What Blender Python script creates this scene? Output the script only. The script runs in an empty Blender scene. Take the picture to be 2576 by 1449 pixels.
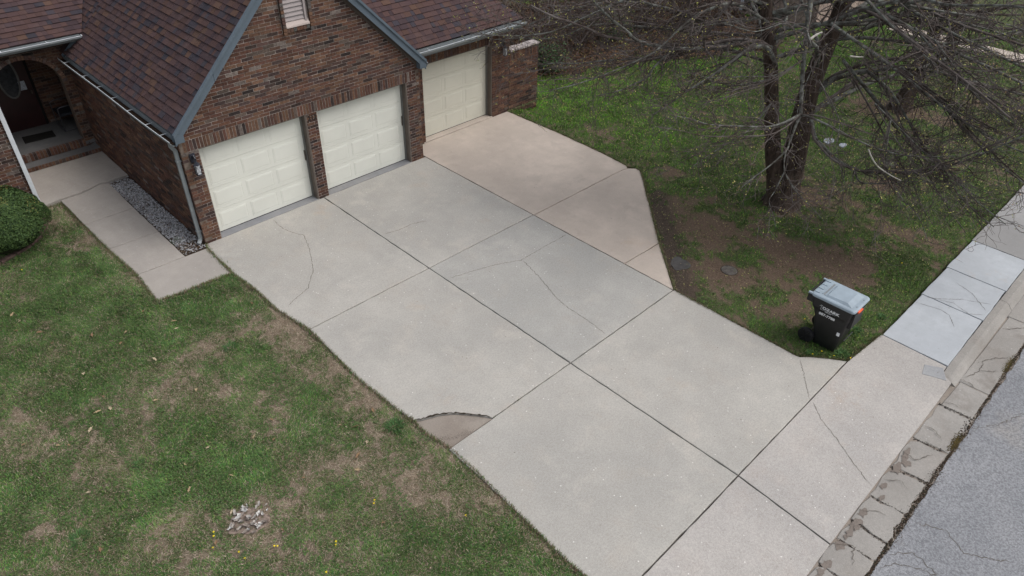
import bpy, math, random
import numpy as np
from mathutils import Vector, Matrix, Euler

# ------------------------------------------------------------------ scene, camera, light
sc = bpy.context.scene
col = sc.collection
cam_d = bpy.data.cameras.new('camera'); cam = bpy.data.objects.new('camera', cam_d); col.objects.link(cam)
cam_d.sensor_width = 36.0
cam_d.lens = 1821.96 / 2576 * 36.0
cam_d.clip_start = 0.1; cam_d.clip_end = 800
CAM = Vector((-4.5246, -13.7913, 8.847))
CR = Vector((0.71318723, -0.7007214, 0.01880163)); CU = Vector((0.41405849, 0.44276416, 0.79530841)); CF = Vector((0.56561431, 0.55941882, -0.60591339))
cam.matrix_world = Matrix((( CR.x, CU.x, -CF.x, CAM.x), (CR.y, CU.y, -CF.y, CAM.y), (CR.z, CU.z, -CF.z, CAM.z), (0, 0, 0, 1)))
sc.camera = cam

world = bpy.data.worlds.new('World'); sc.world = world; world.use_nodes = True
wn = world.node_tree.nodes; wl = world.node_tree.links
SUN_EL, SUN_AZ = math.radians(56), math.radians(142)      # azimuth clockwise from +Y
sky = wn.new('ShaderNodeTexSky'); sky.sky_type = 'NISHITA'; sky.sun_disc = False
sky.sun_elevation = SUN_EL; sky.sun_rotation = SUN_AZ; sky.dust_density = 4.0; sky.air_density = 1.2; sky.ozone_density = 1.0
hs = wn.new('ShaderNodeHueSaturation'); hs.inputs['Saturation'].default_value = 0.38   # overcast: the blue greyed by cloud
wl.new(sky.outputs[0], hs.inputs['Color'])
wl.new(hs.outputs[0], wn['Background'].inputs['Color']); wn['Background'].inputs['Strength'].default_value = 0.13
sun_d = bpy.data.lights.new('sun', 'SUN'); sun_d.energy = 0.85; sun_d.angle = math.radians(40); sun_d.color = (1.0, 0.98, 0.965)
sun = bpy.data.objects.new('sun', sun_d); col.objects.link(sun)
sdir = Vector((math.sin(SUN_AZ) * math.cos(SUN_EL), math.cos(SUN_AZ) * math.cos(SUN_EL), math.sin(SUN_EL)))
sun.rotation_euler = sdir.to_track_quat('Z', 'Y').to_euler(); sun.location = (0, -10, 20)
sc.view_settings.view_transform = 'Standard'; sc.view_settings.look = 'None'
sc.view_settings.exposure = 0.34; sc.view_settings.gamma = 1; sc.view_settings.use_curve_mapping = False

R = random.Random(7)
rng = np.random.default_rng(11)

# ------------------------------------------------------------------ helpers
WL = {}
def tag(o, label=None, cat=None, group=None, kind=None):
    if label: o['label'] = label
    if cat: o['category'] = cat
    if group: o['group'] = group
    if kind: o['kind'] = kind
    return o
def empty(name, loc, parent=None, **k):
    o = bpy.data.objects.new(name, None); col.objects.link(o); o.empty_display_size = .2
    loc = Vector(loc); WL[o] = loc
    if parent is not None:
        o.parent = parent; o.location = loc - WL[parent]
    else: o.location = loc
    return tag(o, **k)
def ob(name, V, Fc, mat, parent=None, cols=None, origin=None, smooth=False, **k):
    """V in world coordinates; origin defaults to the bottom centre"""
    V = np.asarray(V, dtype=float).reshape(-1, 3)
    if origin is None:
        lo = V.min(0); hi = V.max(0); origin = ((lo[0] + hi[0]) / 2, (lo[1] + hi[1]) / 2, lo[2])
    origin = Vector([float(q) for q in origin])
    me = bpy.data.meshes.new(name)
    me.from_pydata((V - np.array(origin)).tolist(), [], [tuple(int(i) for i in f) for f in Fc])
    if mat is not None:
        for m in (mat if isinstance(mat, (list, tuple)) else [mat]): me.materials.append(m)
    if cols is not None: paint(me, cols)
    if smooth: me.polygons.foreach_set('use_smooth', [True] * len(me.polygons))
    me.update()
    o = bpy.data.objects.new(name, me); col.objects.link(o); WL[o] = origin
    if parent is not None:
        o.parent = parent; o.location = origin - WL[parent]
    else: o.location = origin
    return tag(o, **k)
def paint(me, cols):
    """one colour per polygon -> corner attribute"""
    a = me.color_attributes.new('Col', 'FLOAT_COLOR', 'CORNER')
    cnt = np.empty(len(me.polygons), dtype=np.int32); me.polygons.foreach_get('loop_total', cnt)
    c = np.repeat(np.c_[np.asarray(cols, dtype=float).reshape(-1, 3), np.ones(len(cnt))], cnt, axis=0)
    a.data.foreach_set('color', c.ravel())
def fast_tris(name, V, T, colv, mat, parent=None, **k):
    """big meshes: V (n,3), T (m,3), colv per vertex (n,3)"""
    me = bpy.data.meshes.new(name)
    me.vertices.add(len(V)); me.vertices.foreach_set('co', np.asarray(V, np.float32).ravel())
    m, w = T.shape
    me.loops.add(m * w); me.loops.foreach_set('vertex_index', np.asarray(T, np.int32).ravel())
    me.polygons.add(m); me.polygons.foreach_set('loop_start', np.arange(0, m * w, w, dtype=np.int32))
    me.polygons.foreach_set('loop_total', np.full(m, w, dtype=np.int32))
    me.materials.append(mat); me.update(calc_edges=True); me.validate()
    if colv is not None:
        a = me.color_attributes.new('Col', 'FLOAT_COLOR', 'POINT')
        a.data.foreach_set('color', np.c_[colv, np.ones(len(colv))].astype(np.float32).ravel())
    o = bpy.data.objects.new(name, me); col.objects.link(o); WL[o] = Vector((0, 0, 0))
    if parent is not None: o.parent = parent; o.location = -WL[parent]
    return tag(o, **k)
class MB:
    def __init__(s): s.v = []; s.f = []; s.c = []
    def add(s, V, Fc, c=None):
        n = len(s.v); s.v += [tuple(p) for p in V]; s.f += [tuple(i + n for i in f) for f in Fc]
        if c is not None: s.c += [c] * len(Fc)
        return s
    def box(s, a, b, c=None, M=None):
        x0, y0, z0 = a; x1, y1, z1 = b
        V = [(x0,y0,z0),(x1,y0,z0),(x1,y1,z0),(x0,y1,z0),(x0,y0,z1),(x1,y0,z1),(x1,y1,z1),(x0,y1,z1)]
        if M is not None: V = [tuple(M @ Vector(p)) for p in V]
        return s.add(V, [(0,3,2,1),(4,5,6,7),(0,1,5,4),(1,2,6,5),(2,3,7,6),(3,0,4,7)], c)
    def hexa(s, V, c=None): return s.add(V, [(0,3,2,1),(4,5,6,7),(0,1,5,4),(1,2,6,5),(2,3,7,6),(3,0,4,7)], c)
    def tube(s, P, rad, n=6, cap=True, c=None):
        P = [Vector(p) for p in P]; rad = rad if isinstance(rad, (list, tuple)) else [rad] * len(P)
        rings = []; 
        for i, p in enumerate(P):
            t = (P[min(i + 1, len(P) - 1)] - P[max(i - 1, 0)]).normalized()
            u = t.cross(Vector((0, 0, 1))); u = u.normalized() if u.length > 1e-3 else Vector((1, 0, 0))
            w = t.cross(u)
            rings.append([p + rad[i] * (math.cos(a) * u + math.sin(a) * w) for a in [2 * math.pi * k / n for k in range(n)]])
        V = [q for r in rings for q in r]; Fc = []
        for i in range(len(P) - 1):
            for k in range(n):
                a = i * n + k; b = i * n + (k + 1) % n; Fc.append((a, b, b + n, a + n))
        if cap: Fc += [tuple(range(n))[::-1], tuple(range((len(P) - 1) * n, len(P) * n))]
        return s.add(V, Fc, c)
    def build(s, name, mat, parent=None, **k): return ob(name, s.v, s.f, mat, parent, cols=s.c if s.c else None, **k)
def in_view(p, m=0.0):
    d = Vector(p) - CAM; z = d.dot(CF)
    if z < .2: return False
    return abs(d.dot(CR) / z) < 0.7069 + m and abs(d.dot(CU) / z) < 0.3977 + m
def clip(poly, reg):
    """Sutherland-Hodgman, reg convex ccw"""
    out = list(poly)
    for i in range(len(reg)):
        a, b = reg[i], reg[(i + 1) % len(reg)]; ex, ey = b[0] - a[0], b[1] - a[1]
        inp, out = out, []
        for j in range(len(inp)):
            p, q = inp[j], inp[(j + 1) % len(inp)]
            dp = ex * (p[1] - a[1]) - ey * (p[0] - a[0]); dq = ex * (q[1] - a[1]) - ey * (q[0] - a[0])
            if dp >= 0: out.append(p)
            if (dp >= 0) != (dq >= 0):
                t = dp / (dp - dq); out.append((p[0] + t * (q[0] - p[0]), p[1] + t * (q[1] - p[1])))
        if len(out) < 3: return []
    return out
def area(p): return abs(sum(p[i][0] * p[(i + 1) % len(p)][1] - p[(i + 1) % len(p)][0] * p[i][1] for i in range(len(p)))) / 2
# value noise
def _h(ix, iy, seed):
    n = (ix.astype(np.int64) * 374761393 + iy.astype(np.int64) * 668265263 + seed * 974634777) & 0xFFFFFFFF
    n = ((n ^ (n >> 13)) * 1274126177) & 0xFFFFFFFF
    return ((n ^ (n >> 16)) & 0xFFFF) / 65535.0
def vnoise(x, y, s, seed=0):
    x = np.asarray(x, float) / s; y = np.asarray(y, float) / s
    ix = np.floor(x).astype(int); iy = np.floor(y).astype(int); fx = x - ix; fy = y - iy
    fx = fx * fx * (3 - 2 * fx); fy = fy * fy * (3 - 2 * fy)
    return (_h(ix, iy, seed) * (1 - fx) + _h(ix + 1, iy, seed) * fx) * (1 - fy) + (_h(ix, iy + 1, seed) * (1 - fx) + _h(ix + 1, iy + 1, seed) * fx) * fy
def fbm(x, y, s, seed=0, o=4):
    t = 0; a = 1; w = 0
    for i in range(o): t = t + a * vnoise(x, y, s / 2 ** i, seed + i * 17); w += a; a *= .55
    return t / w

# ------------------------------------------------------------------ materials
class NT:
    def __init__(s, name, rough=.8, spec=.3):
        s.m = bpy.data.materials.new(name); s.m.use_nodes = True; s.n = s.m.node_tree.nodes; s.l = s.m.node_tree.links
        s.b = s.n['Principled BSDF']; s.b.inputs['Roughness'].default_value = rough; s.b.inputs['Specular IOR Level'].default_value = spec
        s.p = s.n.new('ShaderNodeNewGeometry').outputs['Position']
    def obj(s): s.p = s.n.new('ShaderNodeTexCoord').outputs['Object']; return s
    def map(s, scale=(1,1,1), rot=(0,0,0)):
        k = s.n.new('ShaderNodeMapping'); k.inputs['Scale'].default_value = scale; k.inputs['Rotation'].default_value = rot
        s.l.new(s.p, k.inputs['Vector']); return k.outputs[0]
    def noise(s, scale, detail=4, rough=.55, lo=.35, hi=.65, vec=None):
        k = s.n.new('ShaderNodeTexNoise'); k.inputs['Scale'].default_value = scale; k.inputs['Detail'].default_value = detail; k.inputs['Roughness'].default_value = rough
        s.l.new(vec or s.p, k.inputs['Vector'])
        if lo is None: return k.outputs[0]
        r = s.n.new('ShaderNodeMapRange'); r.inputs[1].default_value = lo; r.inputs[2].default_value = hi; s.l.new(k.outputs[0], r.inputs[0]); return r.outputs[0]
    def voro(s, scale, lo, hi, vec=None, out='Distance'):
        k = s.n.new('ShaderNodeTexVoronoi'); k.inputs['Scale'].default_value = scale; s.l.new(vec or s.p, k.inputs['Vector'])
        r = s.n.new('ShaderNodeMapRange'); r.inputs[1].default_value = lo; r.inputs[2].default_value = hi; r.inputs[3].default_value = 1; r.inputs[4].default_value = 0
        s.l.new(k.outputs[out], r.inputs[0]); return r.outputs[0]
    def rgb(s, c):
        k = s.n.new('ShaderNodeRGB'); k.outputs[0].default_value = (*c, 1); return k.outputs[0]
    def attr(s):
        k = s.n.new('ShaderNodeVertexColor'); k.layer_name = 'Col'; return k.outputs[0]
    def mix(s, f, a, b, mode='MIX'):
        k = s.n.new('ShaderNodeMix'); k.data_type = 'RGBA'; k.blend_type = mode
        for i, v in ((0, f), (6, a), (7, b)):
            if isinstance(v, (int, float)): k.inputs[i].default_value = v
            elif isinstance(v, tuple): k.inputs[i].default_value = (*v, 1)
            else: s.l.new(v, k.inputs[i])
        return k.outputs[2]
    def math(s, op, a, b):
        k = s.n.new('ShaderNodeMath'); k.operation = op
        for i, v in enumerate((a, b)):
            if isinstance(v, (int, float)): k.inputs[i].default_value = v
            else: s.l.new(v, k.inputs[i])
        return k.outputs[0]
    def color(s, c): s.l.new(c, s.b.inputs['Base Color']); return s
    def bump(s, h, strength=.3, dist=.01):
        k = s.n.new('ShaderNodeBump'); k.inputs['Strength'].default_value = strength; k.inputs['Distance'].default_value = dist
        s.l.new(h, k.inputs['Height']); s.l.new(k.outputs[0], s.b.inputs['Normal']); return s
def flat(name, c, rough=.6, spec=.3, var=.15, scale=6, metal=0, bump=0):
    t = NT(name, rough, spec); f = t.noise(scale, 5)
    t.color(t.mix(f, tuple(q * (1 - var) for q in c), tuple(min(1, q * (1 + var)) for q in c)))
    t.b.inputs['Metallic'].default_value = metal
    if bump: t.bump(t.noise(scale * 12, 3, lo=None), bump, .005)
    return t.m
def concrete(name, c1, c2, stain=(.25, .21, .17), stain_f=.3, speck=.5, fine=.12, gloss=.85):
    t = NT(name, gloss, .25)
    base = t.mix(t.noise(.42, 6, .62, .40, .60), c1, c2)
    base = t.mix(t.math('MULTIPLY', t.noise(1.6, 6, .65, .52, .72), stain_f), base, stain)
    w = t.map((1, .22, 1), (0, 0, .3))
    base = t.mix(t.math('MULTIPLY', t.noise(1.4, 6, .7, .46, .66, vec=w), .30), base, tuple(q * .72 for q in c1))
    base = t.mix(t.math('MULTIPLY', t.noise(5, 6, .7, .4, .7), .16), base, tuple(q * .62 for q in c1))
    base = t.mix(t.math('MULTIPLY', t.noise(2.6, 9, .72, .44, .60), .30), base, tuple(q * .74 for q in c1))
    base = t.mix(t.math('MULTIPLY', t.noise(.8, 8, .7, .55, .68), .5), base, tuple(min(1, q * 1.16) for q in c1))
    base = t.mix(t.math('MULTIPLY', t.noise(11, 4, .8, .60, .72), .28), base, (.2, .175, .145))
    base = t.mix(t.math('MULTIPLY', t.noise(.55, 7, .75, .60, .70), .3), base, (.46, .33, .22))
    g = t.noise(30, 4, .8, .38, .62)
    base = t.mix(t.math('MULTIPLY', g, fine), base, tuple(q * .35 for q in c1))
    g2 = t.noise(90, 2, .7, .45, .75)
    base = t.mix(t.math('MULTIPLY', g2, fine), base, tuple(min(1, q * 1.8) for q in c1))
    v = t.voro(6.5, .05, .075); base = t.mix(t.math('MULTIPLY', v, speck), base, (.8, .79, .76))
    v = t.voro(3.1, .024, .04); base = t.mix(t.math('MULTIPLY', v, .6), base, (.1, .085, .07))
    t.color(base); t.bump(g, .25, .004)
    return t.m
M = {}
M['conc'] = concrete('weathered_concrete', (.462, .440, .402), (.372, .358, .332), (.43, .37, .31), .5, .75, .34)
M['concg'] = concrete('greyer_weathered_concrete', (.432, .418, .388), (.348, .340, .320), (.42, .36, .30), .4, .75, .34)
M['apron'] = concrete('pinker_apron_concrete', (.458, .430, .402), (.385, .365, .347), (.42, .36, .32), .5, .75, .34)
M['pink'] = concrete('pinkish_concrete', (.55, .475, .41), (.44, .38, .33), (.29, .25, .225), .55, .3, .12)
M['walk'] = concrete('walkway_concrete', (.40, .365, .33), (.335, .31, .285), (.27, .24, .21), .3, .3)
M['new'] = concrete('new_pale_concrete', (.46, .485, .51), (.41, .43, .455), (.42, .43, .44), .3, .05, .05)
M['old'] = concrete('old_grey_sidewalk_concrete', (.34, .335, .33), (.27, .265, .26), (.2, .19, .18), .5, .2)
M['gut'] = concrete('worn_gutter_concrete', (.36, .34, .315), (.26, .243, .222), (.15, .122, .10), .9, .3, .22)
M['sunk'] = concrete('silty_sunken_concrete', (.33, .29, .25), (.22, .18, .15), (.11, .085, .068), .8, .1, .2)
M['thresh'] = concrete('smooth_threshold_concrete', (.22, .225, .24), (.29, .285, .28), (.16, .16, .17), .5, .0, .05, .6)
M['porch'] = concrete('porch_concrete', (.125, .127, .13), (.165, .163, .16), (.09, .085, .08), .5, .1, .1)
M['patch'] = concrete('pale_patch_concrete', (.38, .385, .39), (.27, .27, .28), (.2, .2, .2), .6, .0, .2)
M['spall'] = concrete('spalled_damp_concrete', (.23, .195, .17), (.17, .145, .125), (.12, .095, .08), .6, .1, .3)
M['crack'] = flat('dark_crack_fill', (.12, .105, .09), .95, .1)
M['joint'] = flat('joint_soil', (.045, .036, .028), .95, .1, .3, 20)
t = NT('street_asphalt', .8, .3)
b = t.mix(t.noise(.8, 5, .6, .35, .65), (.235, .243, .258), (.305, .31, .322))
b = t.mix(t.math('MULTIPLY', t.noise(.9, 4, .6, .58, .7), .35), b, (.36, .32, .27))
b = t.mix(t.math('MULTIPLY', t.noise(30, 3, .8, .42, .60), .6), b, (.09, .09, .10))
b = t.mix(t.math('MULTIPLY', t.voro(34, .05, .28), .45), b, (.62, .62, .64))
t.color(b); t.bump(t.noise(45, 2, .8, lo=None), .6, .01); M['street'] = t.m
t = NT('brick_clay', .85, .25)                                     # colour of each brick comes with its geometry
b = t.attr(); b = t.mix(t.noise(22, 5, .7, .38, .66), b, t.mix(1.0, b, (.42, .36, .36), 'MULTIPLY'))
b = t.mix(t.math('MULTIPLY', t.noise(31, 4, .7, .56, .7), .45), b, (.16, .10, .07))
t.color(b); t.bump(t.noise(60, 4, .7, lo=None), .6, .008); M['brick'] = t.m
M['mortar'] = flat('mortar', (.42, .37, .335), .95, .1, .3, 9)
M['mortar_dark'] = flat('mortar_darker', (.15, .12, .10), .95, .1, .3, 9)  # darker mortar tone for side, entry, third-garage and garden walls, reveals
t = NT('asphalt_shingle', .9, .2)
b = t.attr(); b = t.mix(t.math('MULTIPLY', t.noise(80, 2, .8, .35, .7), .45), b, (.02, .017, .02)); b = t.mix(t.math('MULTIPLY', t.noise(3, 5, .6, .5, .75), .25), b, (.12, .09, .085))
t.color(b); t.bump(t.noise(120, 2, .8, lo=None), .5, .004); M['shingle'] = t.m
M['roofdeck'] = flat('roof_felt', (.03, .024, .026), .9, .1)
M['rake'] = flat('blue_grey_trim_paint', (.105, .135, .165), .5, .35, .08, 3)
M['soffit'] = flat('brown_soffit_paint', (.085, .068, .058), .6, .3, .1)
M['gutterm'] = flat('grey_gutter_paint', (.20, .22, .23), .45, .45, .1, 4)
M['white'] = flat('white_trim_paint', (.62, .65, .68), .45, .4, .06, 5)
M['debris'] = flat('gutter_leaf_litter', (.035, .022, .014), .95, .1, .6, 40)
M['jamb'] = flat('taupe_jamb_paint', (.12, .098, .083), .55, .3, .12, 5)
M['jambg'] = flat('grey_weatherstrip', (.15, .15, .14), .55, .3, .1, 5)
def doorm(name, c):
    t = NT(name, .5, .35); b = t.mix(t.noise(1.2, 5, .6, .4, .7), c, tuple(q * .93 for q in c))
    b = t.mix(t.math('MULTIPLY', t.noise(9, 5, .7, .6, .8), .25), b, tuple(q * .7 for q in c)); t.color(b); return t.m
M['door'] = doorm('ivory_door_paint', (.71, .715, .65)); M['door3'] = doorm('cream_door_paint', (.62, .605, .52))
M['metal'] = flat('dull_metal', (.16, .14, .12), .4, .5, .3, 30, .6)
M['black'] = flat('black_lamp_metal', (.022, .024, .034), .4, .5, .2)
M['lens'] = flat('frosted_lamp_glass', (.50, .52, .55), .2, .5, .3, 20)
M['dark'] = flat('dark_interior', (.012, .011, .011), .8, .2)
M['entry'] = flat('dark_red_door_paint', (.026, .006, .007), .35, .5, .2)
M['paper'] = flat('printed_notice_paper', (.42, .45, .5), .7, .2, .35, 60)
M['oval'] = flat('leaded_door_glass', (.03, .035, .04), .15, .6, .4, 12)
M['came'] = flat('oval_frame_paint', (.13, .13, .125), .5, .3)
M['mat'] = flat('dark_doormat', (.018, .017, .016), .95, .1, .4, 40)
M['chair'] = flat('black_chair_fabric', (.02, .022, .03), .7, .3)
M['chrome'] = flat('chair_tube_metal', (.10, .10, .11), .35, .5, .1, 4, .7)
M['louver'] = flat('mauve_beige_louver_paint', (.33, .29, .285), .6, .3, .06, 4)
M['louver_l'] = flat('pale_louver_sill_paint', (.44, .37, .34), .6, .3, .06, 4)
M['coping'] = flat('rough_coping_stone', (.34, .30, .29), .9, .2, .5, 14, 0, .6)
t = NT('bark', .95, .15); b = t.mix(t.noise(9, 6, .7, .35, .65, vec=t.map((1, 1, .25))), (.11, .080, .065), (.030, .022, .018))
b = t.mix(t.math('MULTIPLY', t.noise(3.5, 4, .6, .6, .72), .3), b, (.13, .135, .11)); t.color(b); t.bump(t.noise(26, 5, .7, lo=None, vec=t.map((1, 1, .2))), 1, .03); M['bark'] = t.m
t = NT('lichen_bark', .95, .15); b = t.mix(t.noise(7, 6, .7, .4, .62), (.060, .050, .044), (.21, .22, .20)); t.color(b); M['limb'] = t.m
t = NT('twig_bark', .95, .15); b = t.mix(t.noise(2.2, 4, .7, .38, .64), (.075, .056, .050), (.16, .142, .135)); t.color(b); M['twig'] = t.m
M['bare'] = flat('peeled_pale_wood', (.50, .47, .42), .8, .2, .2, 14)
t = NT('leafy', .7, .25); t.color(t.attr()); t.b.inputs['Subsurface Weight'].default_value = 0; M['leaf'] = t.m
t = NT('soil_and_thatch', .95, .1)
b = t.attr(); b = t.mix(t.math('MULTIPLY', t.noise(26, 5, .8, .4, .62), .62), b, t.mix(1, b, (.38, .36, .34), 'MULTIPLY'))
b = t.mix(t.math('MULTIPLY', t.noise(60, 3, .8, .52, .66), .4), b, (.24, .18, .125)); t.color(b); t.bump(t.noise(30, 5, .8, lo=None), .9, .03); M['soil'] = t.m
M['mud'] = flat('wet_dark_mud', (.055, .05, .046), .35, .4, .3, 9)
M['binb'] = flat('black_bin_plastic', (.011, .011, .012), .42, .4, .15, 5)
M['binl'] = flat('pale_blue_grey_lid_plastic', (.30, .36, .41), .5, .35, .10, 4)
M['binl2'] = flat('darker_lid_recess', (.22, .235, .245), .6, .3, .2, 9)  # greyer, darker tone than the lid, for the strip between its ridges
M['orange'] = flat('orange_latch_plastic', (.75, .10, .02), .5, .4, .05)
M['print'] = flat('white_print', (.72, .73, .74), .6, .3, .05)
M['tyre'] = flat('black_wheel_plastic', (.015, .015, .017), .6, .3, .2)
M['iron'] = flat('weathered_utility_lid', (.10, .09, .08), .8, .3, .3, 12, 0, .4)
M['stone'] = flat('pale_flat_stone', (.33, .35, .40), .8, .2, .15, 8)
M['edging'] = flat('red_brown_edging_block', (.12, .08, .068), .9, .2, .35, 10, 0, .4)
M['dig'] = flat('house_number_metal', (.02, .016, .014), .5, .4)
M['nbrick'] = flat('pale_pink_wall', (.36, .28, .24), .9, .2, .35, 9, 0, .5)
M['teal'] = flat('teal_hose_plastic', (.02, .09, .08), .5, .4)

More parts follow.
